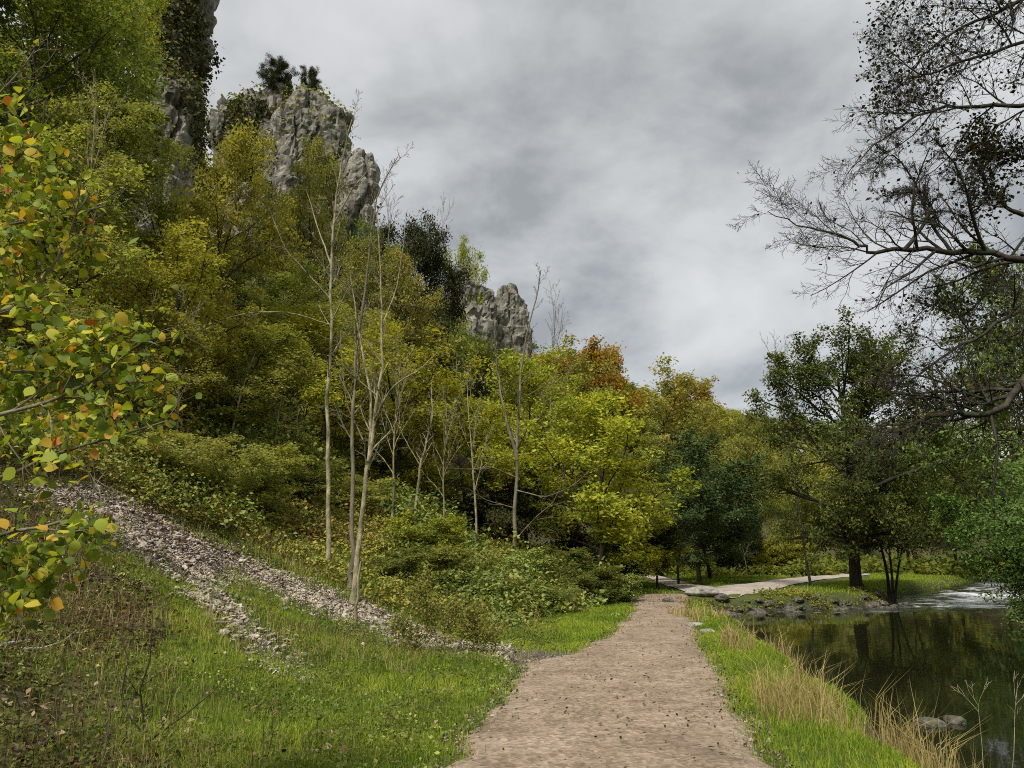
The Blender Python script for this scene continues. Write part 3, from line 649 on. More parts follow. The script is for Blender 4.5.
# on the crags
T('yew_tree', 'small round dark yew on the highest edge of the spire', 'tree', 270, 58.6, 60, 2.9, 'yew', 'leaf_dark', base_py=95)
T('yew_tree', 'narrower dark yew on top of the spire beside the round one', 'tree', 308, 59, 66, 1.9, 'yew', 'leaf_dark', base_py=95)
for o, bz in zip([o for o in COL.objects if o.name.startswith('yew_tree')], (102, 105)):
    px0 = 270 if bz == 102 else 308; y = o.location.y; b = W(px0, bz, y); t = W(px0, 60 if bz == 102 else 66, y)
    o.location = b; o.scale.z = (t[2]-b[2])/PROTO['yew']['top']
T('yew_tree', 'big black-green yew spreading below the crags', 'tree', 404, 51, 220, 7, 'yew', 'leaf_dark', group=WOOD)
T('yew_tree', 'dark yew wedged against the foot of the narrow pinnacle', 'tree', 378, 54, 238, 4.5, 'yew', 'leaf_dark', group=WOOD)
T('tree', 'feathery yellowish tree leaning over the low crag', 'tree', 474, 78, 246, 6.5, 'broad_near_2', 'leaf_olive', group=WOOD)
T('tree', 'green bushy tree growing at the foot of the yew-topped spire', 'tree', 302, 50, 132, 6.5, 'broad_near_0', 'leaf_olive', group=WOOD)
T('tree', 'green tree hiding the foot of the narrow pinnacle', 'tree', 360, 50, 222, 5, 'broad_near_1', 'leaf_green', group=WOOD)
T('tree', 'olive tree under the dark ivy patch of the spire', 'tree', 245, 46, 205, 5, 'broad_near_0', 'leaf_olive', group=WOOD)
T('tree', 'grey-green tree on the steep bank below the big yew', 'tree', 345, 44, 235, 6, 'broad_near_2', 'leaf_brown', group=WOOD)
T('tree', 'brownish tree in front of the narrow pinnacle', 'tree', 395, 46, 262, 6, 'broad_near_0', 'leaf_brown', group=WOOD)
T('tree', 'round green tree below the rounded rock tower', 'tree', 478, 66, 335, 6.5, 'broad_far_0', 'leaf_green', group=WOOD)
T('tree', 'mossy green tree filling the gap under the feathery yellowish one', 'tree', 432, 60, 300, 6, 'broad_far_1', 'leaf_olive', group=WOOD)
# tall trees, upper corner
T('tree', 'tall bright yellow-green tree in front of the tall ivy cliff', 'tree', 112, 30, -30, 3.9, 'tall_1', 'leaf_yellow', group=WOOD)
T('tree', 'tall dull green tree rising past the top of the photo next to the bright one', 'tree', 66, 26, -40, 5.5, 'tall_1', 'leaf_olive', group=WOOD)
T('tree', 'dark green tree whose crown fills the upper corner above the hazel', 'tree', 18, 22, -60, 6, 'tall_1', 'leaf_green', group=WOOD)
T('tree', 'brown-leaved tree under the bright yellow-green tree', 'tree', 86, 22.5, 110, 4, 'tall_0', 'leaf_brown', group=WOOD)
T('tree', 'dull green tree half hidden by the hazel leaves', 'tree', 48, 18, 90, 4.6, 'tall_0', 'leaf_olive', group=WOOD)
T('tree', 'olive-brown tree just below the bare rock patch of the tall cliff', 'tree', 172, 28, 146, 4.6, 'broad_near_1', 'leaf_olive', group=WOOD)
T('tree', 'golden tree with thin crown below the bare rock of the tall cliff', 'tree', 215, 27, 142, 5.2, 'broad_near_2', 'leaf_gold', group=WOOD)
T('tree', 'rusty olive tree spilling down beside the golden one', 'tree', 172, 21, 215, 4.8, 'broad_near_0', 'leaf_gold', group=WOOD)
T('tree', 'dim brown thicket tree with bare twigs under the rusty olive tree', 'tree', 135, 18.5, 310, 4, 'broad_near_2', 'leaf_brown', group=WOOD)
T('tree', 'olive tree behind the tall pale trunk, below its middle branches', 'tree', 262, 31, 262, 5.5, 'broad_near_1', 'leaf_olive', group=WOOD)
T('tree', 'thin green tree between the golden tree and the tall pale trunk', 'tree', 240, 24, 330, 4.6, 'broad_near_0', 'leaf_olive', group=WOOD)
# yellow-green belt
T('field_maple', 'yellow-green tree right behind the tall pale trunk', 'tree', 322, 29, 300, 6.6, 'broad_near_2', 'leaf_yellow', group='yellow-green trees along the foot of the wood')
T('field_maple', 'yellow-green tree behind the pair of crossed pale trunks', 'tree', 400, 31, 318, 6.8, 'broad_near_0', 'leaf_yellow', group='yellow-green trees along the foot of the wood')
T('field_maple', 'yellow-green tree between the crossed trunks and the forked ash', 'tree', 466, 32, 362, 6.4, 'broad_near_1', 'leaf_yellow', group='yellow-green trees along the foot of the wood')
T('field_maple', 'tall yellow-green tree directly behind the forked ash', 'tree', 530, 37, 362, 7.5, 'broad_near_2', 'leaf_yellow', group='yellow-green trees along the foot of the wood')
T('sycamore', 'broad yellow sycamore hanging over the bend of the footpath', 'tree', 596, 33.5, 388, 8.2, 'broad_near_0', 'leaf_yellow', group='yellow-green trees along the foot of the wood')
T('sycamore', 'small yellow sycamore with a thin dark trunk beside the track', 'tree', 656, 35.5, 492, 3.6, 'broad_near_1', 'leaf_yellow')
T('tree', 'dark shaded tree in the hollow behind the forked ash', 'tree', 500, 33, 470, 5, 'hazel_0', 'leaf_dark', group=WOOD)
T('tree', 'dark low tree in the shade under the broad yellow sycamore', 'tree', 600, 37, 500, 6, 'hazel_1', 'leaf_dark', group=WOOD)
for q, Y_, tp, w_, m, l in [(428, 24, 512, 2.6, 'leaf_yellow', 'light green bush at the foot of the short crooked ash'), (560, 27.5, 545, 3, 'leaf_green', 'fresh green bush behind the bramble bank under the broad sycamore'), (612, 28, 575, 2.2, 'leaf_bramble', 'rounded dark bush at the path bend below the broad sycamore'),
     (478, 21, 575, 2.4, 'leaf_bramble', 'leafy bramble mound between the twiggy shrub and the forked ash'), (245, 19, 440, 2.8, 'leaf_olive', 'olive bush on the bank between hazel and tall pale trunk'), (165, 17.5, 425, 2.6, 'leaf_brown', 'brown-green bush on the upper bank above the scree'),
     (395, 20, 560, 2, 'leaf_olive', 'small olive bush just past the leaning ash'), (290, 22, 455, 2.8, 'leaf_green', 'green bush close behind the tall pale trunk'), (505, 25, 548, 2.8, 'leaf_bramble', 'tall bramble mound right at the foot of the forked ash'), (590, 26, 562, 2.6, 'leaf_green', 'green bush between the fresh green bush and the path bend'), (450, 23, 545, 2.4, 'leaf_olive', 'olive bush behind the twiggy shrub, up the bank'), (535, 22, 590, 2.2, 'leaf_olive', 'yellowish bush at the lower edge of the bramble bank'), (340, 25, 475, 3, 'leaf_brown', 'shaded bush in the gap between the tall and the leaning pale trunks')]:
    T('bush', l, 'bush', q, Y_, tp, w_, f'bush_{int(q)%2}', m, 'bark_mid', group='bushes at the foot of the slope')
# far hillside
T('beech_tree', 'large orange-brown beech on the skyline beyond the rock tower', 'tree', 575, 88, 343, 11, 'broad_far_0', 'leaf_orange', group=WOOD)
T('beech_tree', 'duller orange beech beside the large one on the skyline', 'tree', 612, 92, 352, 9, 'broad_far_1', 'leaf_orange', group=WOOD)
T('beech_tree', 'small vivid orange tree alone on the skyline further along', 'tree', 692, 118, 374, 8.5, 'broad_far_0', 'leaf_orange', group=WOOD)
T('tree', 'grey-green tree between the orange trees on the skyline', 'tree', 650, 100, 360, 10, 'broad_far_2', 'leaf_brown', group=WOOD)
T('tree', 'dull green tree at the end of the crags below the skyline', 'tree', 556, 74, 340, 7, 'broad_far_2', 'leaf_brown', group=WOOD)
T('tree', 'deep green tree with tiered foliage beyond the small yellow sycamore', 'tree', 696, 43, 432, 7.5, 'broad_near_1', 'leaf_blue')
T('tree', 'second tiered deep green tree, close behind the first and rising above the willows', 'tree', 706, 47, 455, 7, 'broad_near_0', 'leaf_blue')
T('tree', 'lower deep green tree leaning towards the track beneath the tiered one', 'tree', 676, 40.5, 478, 4.6, 'broad_near_2', 'leaf_blue')
T('willow_tree', 'soft olive willow standing behind the deep green tree', 'tree', 725, 56, 405, 6.2, 'broad_near_0', 'leaf_olive', group=WOOD)
T('willow_tree', 'slim olive willow between the other willow and the alder', 'tree', 760, 60, 412, 5.5, 'broad_near_2', 'leaf_olive', group=WOOD)
T('willow_bush', 'bright yellow-green bush at the back of the lawn', 'bush', 778, 56, 532, 4.6, 'hazel_0', 'leaf_yellow')
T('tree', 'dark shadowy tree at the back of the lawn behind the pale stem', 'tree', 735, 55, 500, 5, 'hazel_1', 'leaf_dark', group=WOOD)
# beyond the river
T('alder', 'tall dark alder with stout trunk at the head of the pool', 'tree', 842, 35.5, 320, 8.8, 'alder', 'leaf_right', base_py=595)
T('alder', 'smaller twin-stemmed alder next to the stout alder', 'tree', 882, 36.5, 440, 4.8, 'alder_twin', 'leaf_right', base_py=595)
for (q, Y, tp, w, k, c, l) in [(800, 66, 455, 7, 'broad_near_0', 'leaf_olive', 'olive tree seen just over the bright bush'), (838, 72, 448, 9, 'broad_far_1', 'leaf_brown', 'brown-olive tree far behind the stout alder'),
      (900, 62, 420, 8, 'broad_near_2', 'leaf_right', 'dull tree behind the twin-stemmed alder'), (948, 56, 405, 8, 'broad_near_1', 'leaf_right', 'dull green tree across the river behind the glossy willow'),
      (1000, 50, 330, 9, 'broad_near_0', 'leaf_right', 'tall dark tree across the river touching the overhanging limbs'), (1050, 40, 250, 9, 'broad_near_2', 'leaf_right', 'very tall dark tree on the far bank at the edge of the photo'),
      (860, 95, 425, 10, 'broad_far_0', 'leaf_green', 'green tree high on the far valley side above the alder'), (930, 120, 402, 12, 'broad_far_2', 'leaf_brown', 'grey-brown tree on the distant hilltop seen through the overhanging limbs')]:
    T('tree', l, 'tree', q, Y, tp, w, k, c, group='trees beyond the river')
T('willow_bush', 'glossy small-leaved willow overhanging the far side of the pool', 'bush', 1066, 31, 425, 10.5, 'willow', 'leaf_shiny')
T('willow_bush', 'glossy willow low over the white water, at the edge of the photo', 'bush', 1105, 26, 465, 8.5, 'willow', 'leaf_shiny')

# filler wood: every remaining tree of the hillside
rf = np.random.default_rng(77)
placed = [tuple(o.location[:2]) for o in COL.objects if o.parent is None and o.get('group') in (WOOD, 'yellow-green trees along the foot of the wood', 'trees beyond the river')]
cand = np.stack([rf.uniform(-75, 190, 9000), rf.uniform(14, 190, 9000)], 1)
cd = sdist(cand[:, 0], cand[:, 1], TOE); cdr = -sdist(cand[:, 0], cand[:, 1], RTOE)
nfill = 0
rd = lambda: rf.uniform()
for (x, y), d, dr in zip(cand, cd, cdr):
    if not ((11.5 < d < 66) or (4 < dr < 45 and y > 20)): continue
    z = float(H(x, y)); a = proj(np.array([x, y, z])); 
    if not (-130 < a[0] < 1080): continue
    onhill = d > 11
    Yd = math.hypot(x, y)
    sp = 2.6+.021*Yd
    if any((x-p_[0])**2+(y-p_[1])**2 < sp*sp for p_ in placed): continue
    far = Yd > 62
    h = rf.uniform(5, 8) if not far else rf.uniform(7, 10)
    if Yd < 34: h *= .72
    tp = proj(np.array([x, y, z+h]))
    # keep the skyline and the crags clear
    lim = np.interp(tp[0], [-50, 150, 222, 224, 300, 345, 375, 440, 530, 600, 700, 770, 860, 1024], [-999, 60, 150, 205, 200, 225, 250, 285, 320, 352, 385, 420, 400, 330])
    if tp[1] < lim:
        h = h*(a[1]-lim)/(a[1]-tp[1]+1e-6)
        if h < 2.4: continue
    if nfill > 255: break
    placed.append((x, y)); nfill += 1
    q, yy = tp
    if q > 770: zone, lab = 'r', 'dull tree in the wood on the far valley side beyond the river'
    elif far: zone, lab = 'f', 'green or olive tree in the closed wood on the distant slope below the orange beeches'
    elif q < 210: zone, lab = 'l', 'dull olive tree in the closed wood beneath the tall ivy cliff'
    elif q < 430: zone, lab = 'm', 'olive or brownish tree in the closed wood below the yew-topped spire'
    else: zone, lab = 'e', 'olive or green tree on the slope between the big yew and the yellow sycamore'
    crown = {'r': ['leaf_right', 'leaf_right', 'leaf_brown', 'leaf_olive'], 'f': ['leaf_olive', 'leaf_green', 'leaf_olive', 'leaf_gold', 'leaf_brown'], 'l': ['leaf_brown', 'leaf_olive', 'leaf_gold'],
             'm': ['leaf_gold', 'leaf_olive', 'leaf_brown', 'leaf_green'], 'e': ['leaf_olive', 'leaf_green', 'leaf_yellow']}[zone][rf.integers(0, 3 if zone in 'le' else 4)]
    pk = (f'broad_far_{rf.integers(3)}' if far else f'broad_near_{rf.integers(3)}')
    tree('tree', lab, 'tree', (x, y, z-.1), pk, h, h*rf.uniform(.62, .85), None, crown, group='filler '+lab if False else 'closed wood: '+lab[:60])
# leafless trees against the sky and in the wood
for (q, Y, tp, w, l, bk) in [(392, 50, 168, 4.5, 'leafless grey tree against the sky beside the narrow pinnacle', 'bark_mid'), (425, 56, 190, 4, 'fine leafless tree above the big yew', 'bark_mid'),
     (548, 66, 286, 5, 'leafless tree sticking up past the rounded rock tower', 'bark_mid'), (800, 40, 325, 3, 'bare dead top of a tree just beside the alder crown', 'bark_mid'), (108, 20, 80, 2.5, 'thin pale leafless stem in front of the brown-leaved tree', 'bark_pale'), (745, 50, 520, 1.4, 'thin pale stem at the back of the lawn', 'bark_pale')]:
    T('bare_tree', l, 'tree', q, Y, tp, w, f'bare_{rf.integers(2)}', None, bk)

for (q, Y, tp, w, l) in [(236, 22.5, 330, 1.6, 'thin pale leafless sapling between the golden tree and the tall ash'), (278, 24, 345, 1.7, 'thin leafless sapling just before the tall pale ash'), (300, 26, 395, 1.5, 'short leafless sapling in the gap beside the tall pale ash'),
     (395, 25, 335, 1.8, 'leafless sapling right behind the leaning ash'), (445, 27, 385, 1.7, 'leafless sapling between the short crooked ash and the forked ash'), (478, 30, 350, 2., 'thin leafless sapling standing close before the forked ash'), (185, 20.5, 290, 1.6, 'pale leafless sapling in front of the rusty olive tree'), (455, 60, 262, 2.5, 'leafless sapling on the skyline by the low crag')]:
    T('bare_sapling', l, 'tree', q, Y, tp, w, f'bare_{int(q)%2}', None, 'bark_pale', group='thin leafless saplings in the wood')
# ---------------------------------------------------------------- pale leafless ashes (drawn limb by limb)
def hand_tree(name, label, cat, limbs, S, bark, seed, base, crown=None, extra=None):
    """limbs: (points, r0, r1, level to grow from)"""
    r = np.random.default_rng(seed); tl, sites = [], []
    base = np.array(base, float)
    for pts, r0, r1, lv in limbs:
        pts = np.asarray(pts, float)
        t = np.linspace(0, 1, max(len(pts)*3, 6)); tt = np.linspace(0, 1, len(pts))
        q = np.stack([np.interp(t, tt, pts[:, k]) for k in range(3)], -1)
        q[1:-1] = (q[:-2]+2*q[1:-1]+q[2:])/4
        q[1:] += r.normal(size=q[1:].shape)*r0*.25
        grow(r, q-base, r0, r1, S, lv, tl, sites)
    m = tl[0][1]; m[:4] *= np.array([2., 1.5, 1.2, 1.05])[:len(m[:4])]
    e = empty(name, base, label, cat)
    link('trunk', trunk_twig_mesh('trunk', tl, M[bark], M[extra or bark]), e)
    return e, np.asarray(sites)+base, r
ASH = spec(gaps=0, levels=3, n=[16, 6, 5], start=[.4, .2, .2], ang=[.8, .75, .8], up=[.3, .2, .1], len=[.11, .4, .45], env=ENV['even'], rmin=.004)
def gp(px, py):  return hit(px, py)
def pts_px(l, Y): return [W(a, b, Y+(c if c else 0)) for a, b, *cc in l for c in [cc[0] if cc else 0]]
b = gp(329, 575); Y = b[1]
hand_tree('bare_ash', 'very tall slender pale leafless ash with a straight smooth trunk', 'tree', [
  ([b-np.array([0, 0, .3])]+pts_px([(329, 560), (328, 470), (329, 380), (331, 290), (333, 220), (341, 165), (352, 118)], Y), .068, .012, 0),
  (pts_px([(333, 268), (322, 240, .3), (306, 190, .5)], Y), 0.026, .012, 1), (pts_px([(333, 225), (352, 190, -.3), (372, 165, -.5)], Y), 0.023, .01, 1),
  (pts_px([(331, 300), (300, 265, -.4), (285, 250, -.6), (268, 205, -.9)], Y), 0.023, .01, 1),
  (pts_px([(331, 325), (290, 312, -.6), (250, 312, -1.), (228, 318, -1.2)], Y), 0.020, .008, 1)], ASH, 'bark_pale', 1, b, extra='bark_mid')
b = gp(354, 606); Y = b[1]
hand_tree('bare_ash', 'pale leaning leafless ash with a split base at the edge of the scree', 'tree', [
  ([b-np.array([0, 0, .3])]+pts_px([(355, 590), (360, 530), (368, 470), (374, 420), (384, 360), (381, 300), (378, 215)], Y), .078, .012, 0),
  (pts_px([(368, 470), (372, 400, .3), (358, 330, .5), (350, 270, .6)], Y), 0.040, .012, 1),
  (pts_px([(374, 420), (392, 385, -.4), (420, 370, -.8), (440, 350, -1)], Y), 0.030, .01, 1),
  (pts_px([(376, 395), (352, 375, -.3), (330, 352, -.6)], Y), 0.020, .008, 1), (pts_px([(381, 330), (398, 285, .3), (405, 230, .5)], Y), 0.020, .008, 1)], ASH, 'bark_pale', 2, b, extra='bark_mid')
b = gp(350, 592); Y = b[1]
hand_tree('bare_ash', 'brown-barked leafless ash crossing behind the leaning pale one', 'tree', [
  ([b-np.array([0, 0, .3])]+pts_px([(352, 570), (352, 500), (352, 430), (357, 360), (366, 280), (376, 200), (397, 155)], Y), .07, .011, 0),
  (pts_px([(363, 440), (345, 400, .3), (340, 330, .5)], Y), 0.020, .008, 1)], ASH, 'bark_mid', 3, b)
b = gp(414, 540); Y = b[1]
hand_tree('bare_ash', 'short crooked pale ash in the shade behind the leaning ones', 'tree', [
  ([b-np.array([0, 0, .3])]+pts_px([(416, 505), (419, 470), (427, 440), (433, 412), (431, 380)], Y), .07, .014, 0),
  (pts_px([(420, 465), (408, 445), (398, 425)], Y), 0.020, .008, 1)], ASH, 'bark_pale', 4, b, extra='bark_mid')
b = gp(514, 575); Y = b[1]
hand_tree('bare_ash', 'leafless ash forking into two pale stems above the bramble bank', 'tree', [
  ([b-np.array([0, 0, .3])]+pts_px([(514, 545), (516, 500), (517, 450), (520, 400), (523, 350), (536, 300), (541, 270)], Y), .1, .014, 0),
  (pts_px([(517, 460), (508, 425), (500, 390, .3), (496, 350, .4), (494, 318, .5)], Y), .07, .014, 0),
  (pts_px([(516, 490), (545, 498, -.5), (570, 488, -.8), (588, 472, -1)], Y), 0.033, .01, 1), (pts_px([(517, 478), (490, 466, -.3), (468, 470, -.6), (450, 468, -.8)], Y), 0.030, .01, 1),
  (pts_px([(515, 508), (485, 500, -.3), (470, 490, -.5)], Y), 0.023, .008, 1), (pts_px([(515, 540), (535, 518, -.6), (556, 500, -1), (565, 470, -1.2)], Y), 0.026, .01, 1),
  (pts_px([(520, 400), (545, 385, -.3), (570, 380, -.5)], Y), 0.020, .008, 1)], ASH, 'bark_mid', 5, b)
b = gp(355, 626); Y = b[1]
hand_tree('sapling_stake', 'slim pale stump-like sapling stem rooted in the scree below the leaning ash', 'sapling', [
  ([b-np.array([0, 0, .2])]+pts_px([(355, 615), (358, 590), (361, 562)], Y), .05, .03, 3)], ASH, 'bark_pale', 6, b)

# ---------------------------------------------------------------- overhanging tree
Y0 = 13.
OV = spec(gaps=0, levels=4, n=[9, 23, 13, 7], start=[.12, .2, .12, .15], ang=[.85, .85, .85, .8], up=[.15, .12, .05, 0], len=[.4, .2, .48, .5], env=ENV['even'], rmin=.0036, wob=[.14, .2, .25, .25], grav=[.01, 0, 0, 0], sites=3, leaf_from=3)
tr = np.array([(13.6, 14.2, -.4), (13.3, 14, 3), (12.8, 13.7, 7), (12.2, 13.6, 11), (11.8, 13.5, 15)])
def j(l, dy=0): return pts_px([(a, b_, (c[0] if c else 0)+dy) for a, b_, *c in l], Y0)
limbs = [(tr, .34, .1, 1)]
for l, r0, r1 in [
  ([(1240, 330, .6), (1100, 320, -.2), (1024, 375, -.9), (1006, 408, -1), (975, 416, -1), (945, 412, -1), (915, 425, -1), (893, 441, -1)], .13, .02),
  ([(1250, 250, .6), (1120, 260), (1024, 263), (985, 251), (940, 250), (905, 248), (874, 255), (858, 244), (835, 233), (800, 226), (768, 211)], .11, .008),
  ([(905, 249), (925, 225), (932, 205), (922, 190), (903, 194), (880, 196)], .05, .01), ([(950, 250), (930, 225, .4), (915, 180, .6), (890, 150, .9), (872, 175, 1)], .045, .008),
  ([(985, 251), (970, 210, -.4), (960, 170, -.7), (930, 135, -1)], .05, .01), ([(1024, 215), (1000, 205), (980, 170), (985, 120)], .06, .012),
  ([(1230, 90, .5), (1100, 95), (1024, 104), (985, 108), (945, 106), (925, 113), (897, 128), (868, 150), (846, 175)], .075, .008),
  ([(1180, -60, .5), (1060, -20), (1010, 8), (965, 25), (925, 52), (905, 80), (893, 95)], .07, .008),
  ([(1160, 20, .5), (1060, 30), (1000, 50), (960, 62), (925, 78), (900, 60), (884, 45)], .06, .008), ([(1120, -140), (1040, -80), (970, -40), (925, -15), (893, 10)], .07, .008),
  ([(1230, 300, .5), (1100, 300), (1024, 305), (985, 335, -.3), (945, 352, -.5), (912, 382, -.6), (886, 389, -.7)], .075, .01),
  ([(1100, 230, .8), (1030, 225, .9), (990, 290, 1), (960, 320, 1.1), (930, 300, 1.2), (905, 330, 1.3)], .05, .008),
  ([(1100, 160, .9), (1040, 170, 1), (1010, 150, 1), (985, 160, 1), (965, 140, 1)], .05, .01)]:
    limbs.append((j(l), r0*.78, r1*.8, 1))
e, sites, r = hand_tree('overhanging_tree', 'dark half-bare tree reaching long crooked limbs over the river', 'tree', limbs, OV, 'bark_dark', 9, tr[0], extra='bark_dark')
px, py = proj(sites)
dens = sst(870, 1040, px+60*fbm(sites[:, 0]*.6, sites[:, 1]*.6, sites[:, 2]*.6, s=91))
dens = np.maximum(dens, .6*sst(200, 90, py)*sst(835, 880, px)); dens = dens*(1-.8*((py > 130) & (py < 270) & (px < 960)))+.03
dens = np.maximum(dens, .5*sst(262, 320, py)*sst(840, 930, px))
S_ = sites[r.uniform(size=len(sites)) < dens*np.where(py > 300, .17, .15)]
C = S_+r.normal(size=S_.shape)*.12
V, Q = leaves(C, .066, r, .4, None, asp=.75)
link('crown', mesh('crown', V-tr[0], [Q], [M['leaf_overhang_backlit']], {'tint': r.uniform(size=len(C))}), e)
print('overhang', len(sites), len(C))

# ---------------------------------------------------------------- hazel close by
HZ = spec(gaps=0, levels=3, n=[7, 11, 4], start=[.25, .3, .2], ang=[.7, .8, .8], up=[.1, .05, 0], len=[.3, .22, .5], env=ENV['even'], rmin=.0025, wob=[.1, .18, .2], grav=[-.01, -.02, -.03], sites=6, leaf_from=1)
hb = np.array([-4.6, 4.6, float(H(-4.6, 4.6))])
limbs = [([hb-np.array([0, 0, .2]), hb+(.1, -.2, .8), hb+(.35, -.5, 2.), hb+(.5, -.7, 3.4)], .05, .015, 1)]
for l, Yh in [([(-330, 420), (-120, 350), (0, 318), (40, 285), (60, 255), (75, 215), (90, 195)], 3.9), ([(-330, 330), (-150, 270), (-40, 240), (15, 224), (60, 214), (105, 206)], 4.1),
          ([(-330, 520), (-120, 440), (0, 415), (50, 400), (90, 385), (130, 350), (162, 335)], 3.7), ([(-330, 560), (-140, 500), (0, 478), (55, 455), (110, 437), (168, 421)], 3.8),
          ([(-330, 250), (-140, 170), (-30, 120), (10, 85), (35, 50)], 4.0), ([(-330, 300), (-140, 210), (-40, 180), (15, 165), (40, 130)], 3.7), ([(-330, 620), (-160, 580), (-40, 545), (20, 530), (70, 520), (95, 545)], 3.5),
          ([(-330, 480), (-150, 400), (-30, 370), (40, 372), (95, 372)], 4.2), ([(-330, 640), (-160, 600), (-60, 560), (-10, 555), (30, 575)], 3.6)]:
    limbs.append((pts_px(l, Yh), .016, .004, 1))
e, sites, r = hand_tree('hazel_shrub', 'yellowing hazel with large round leaves reaching in close to the camera', 'shrub', limbs, HZ, 'bark_mid', 19, hb)
px, py = proj(sites)
k = (sites[:, 1] > 2.4) & (px < np.interp(py, [0, 60, 130, 200, 250, 300, 340, 420, 440, 480, 530, 590, 620], [0, 15, 32, 85, 112, 128, 160, 168, 105, 50, 95, 40, 0])+12*r.normal(size=len(px))) & (fbm(sites[:, 0]*2.6, sites[:, 1]*2.6, sites[:, 2]*2.6, s=44, o=2)+.2*r.normal(size=len(px)) > np.where((py > 190) & (py < 460), -.22, -.02)) & (r.uniform(size=len(sites)) < np.where(py < 240, .55, .8)); S_ = sites[k]
S_ = np.repeat(S_, 3, 0); S_ = S_[r.uniform(size=len(S_)) < .95]; C = S_+r.normal(size=S_.shape)*.06
V, Q, Tt, n = leaves_round(C, .049, r)
tint = np.clip(r.beta(2., 4., n)*1.05+.15*fbm(C[:, 0]*2, C[:, 1]*2, C[:, 2]*2, s=5, o=1), 0, 1)
link('crown', mesh('crown', V-hb, [Q, Tt], [M['leaf_hazel']], {'tint': np.concatenate([np.tile(tint, 3), np.tile(tint, 2)])}, smooth=True), e)
print('hazel', n)

# ---------------------------------------------------------------- undergrowth, litter, stones, grass
r = np.random.default_rng(55)
def plants(name, label, cat, n, region, cond, hgt, rad, per, leaf, mat, seed, up=.8, asp=.7, stems=True, kind='stuff', lod=True):
    r = np.random.default_rng(seed)
    x = r.uniform(region[0], region[1], n); y = r.uniform(region[2], region[3], n)**1.0
    P = np.stack([x, y, H(x, y)], -1); k = cond(P, r); P = P[k]; n = len(P)
    if n == 0: print('none', name); return
    hh = r.uniform(*hgt, n)*np.clip(1+1.1*fbm(P[:, 0]*.55, P[:, 1]*.55, s=seed), .25, 2); rr = r.uniform(*rad, n)
    ph = r.uniform(0, 6.28, (n, per)); q = np.sqrt(r.uniform(0, 1, (n, per))); hz = r.uniform(0, 1, (n, per))
    C = np.stack([P[:, 0, None]+rr[:, None]*q*np.cos(ph), P[:, 1, None]+rr[:, None]*q*np.sin(ph), P[:, 2, None]+hh[:, None]*(1-.6*q*q)*(.15+.85*hz**.6)], -1).reshape(-1, 3)
    sz = leaf*(np.maximum(1, C[:, 1]/16) if lod else 1)
    V, Q = leaves(C, 1., r, up, None, asp=asp)
    V = C.repeat(4, 0)+(V-C.repeat(4, 0))*np.repeat(sz, 4)[:, None] if np.ndim(sz) else C.repeat(4, 0)+(V-C.repeat(4, 0))*sz
    big = .5+.5*fbm(C[:, 0]*.6, C[:, 1]*.6, s=seed+1, o=2)
    o = link(name, mesh(name, V, [Q], [M[mat]], {'tint': np.clip(.55*big+.45*r.uniform(size=len(C)), 0, 1)})); tag(o, label, cat, kind=kind); print(name, len(C)); return o
def free(P, m=.15): return (path_in(P[:, 0], P[:, 1]) < -m) & (river_sd(P[:, 0], P[:, 1]) < -.6)
def br_cond(P, r):
    px, py = proj(P); d = sdist(P[:, 0], P[:, 1], TOE)
    edge = np.interp(px, [-100, 60, 100, 200, 300, 360, 440, 520, 560, 620, 640], [455, 470, 484, 530, 572, 596, 628, 642, 642, 602, 590])
    return free(P, .5) & ~scree_in(P) & (py < edge+16*fbm(P[:, 0]*.7, P[:, 1]*.7, s=81)) & (d > -.3) & (r.uniform(size=len(P)) < .9)
plants('bramble_undergrowth', 'green bramble thicket covering the foot of the slope under the trees', 'undergrowth', 12000, (-16, 6, 11, 40), lambda P, r: br_cond(P, r) & (fbm(P[:, 0]*.35, P[:, 1]*.35, s=82) > -.1+.1*(proj(P)[0] < 360)), (.3, 1.25), (.25, .65), 40, .085, 'leaf_bramble', 201)
plants('bracken_undergrowth', 'browning bracken and weeds under the trees on the upper bank', 'undergrowth', 13000, (-16, 6, 9, 40), lambda P, r: br_cond(P, r) & ((fbm(P[:, 0]*.35, P[:, 1]*.35, s=82) < .1) | (proj(P)[0] < 360)), (.2, .6), (.25, .55), 34, .07, 'leaf_bracken', 202)
plants('weeds', 'mixed low weeds and ferns scattered over the grassy bank', 'weeds', 12000, (-9, 5, 4, 22), lambda P, r: free(P, .25) & ~scree_in(P) & (P[:, 0] < 1) & (fbm(P[:, 0]*.8, P[:, 1]*.8, s=83) > -.1), (.06, .26), (.06, .18), 14, .034, 'weed', 203)
plants('clover', 'low green leafy plants among the grass', 'weeds', 7000, (-8, 9, 4, 24), lambda P, r: free(P, .1) & ~scree_in(P) & (fbm(P[:, 0]*.9, P[:, 1]*.9, s=84) > .1), (.03, .09), (.08, .2), 12, .035, 'leaf_bramble', 204)
plants('shore_weeds', 'dark green weeds along the lawn edge at the foot of the far trees', 'undergrowth', 5000, (6, 45, 36, 75), lambda P, r: free(P) & ((np.abs(fbm(P[:, 0]*.2, P[:, 1]*.2, s=85)) < .25) & (P[:, 1] > 52) | (sdist(P[:, 0], P[:, 1], RTOE) < -1)), (.3, 1.1), (.4, .9), 26, .09, 'leaf_green', 205)
plants('shore_plants', 'brown-green plants among the stones of the river shore', 'weeds', 2600, (6.5, 20, 26, 36), lambda P, r: (river_sd(P[:, 0], P[:, 1]) > -1.1) & (river_sd(P[:, 0], P[:, 1]) < .15) & (fbm(P[:, 0]*.6, P[:, 1]*.6, s=86) > -.05), (.1, .4), (.15, .35), 22, .045, 'leaf_brown', 207)
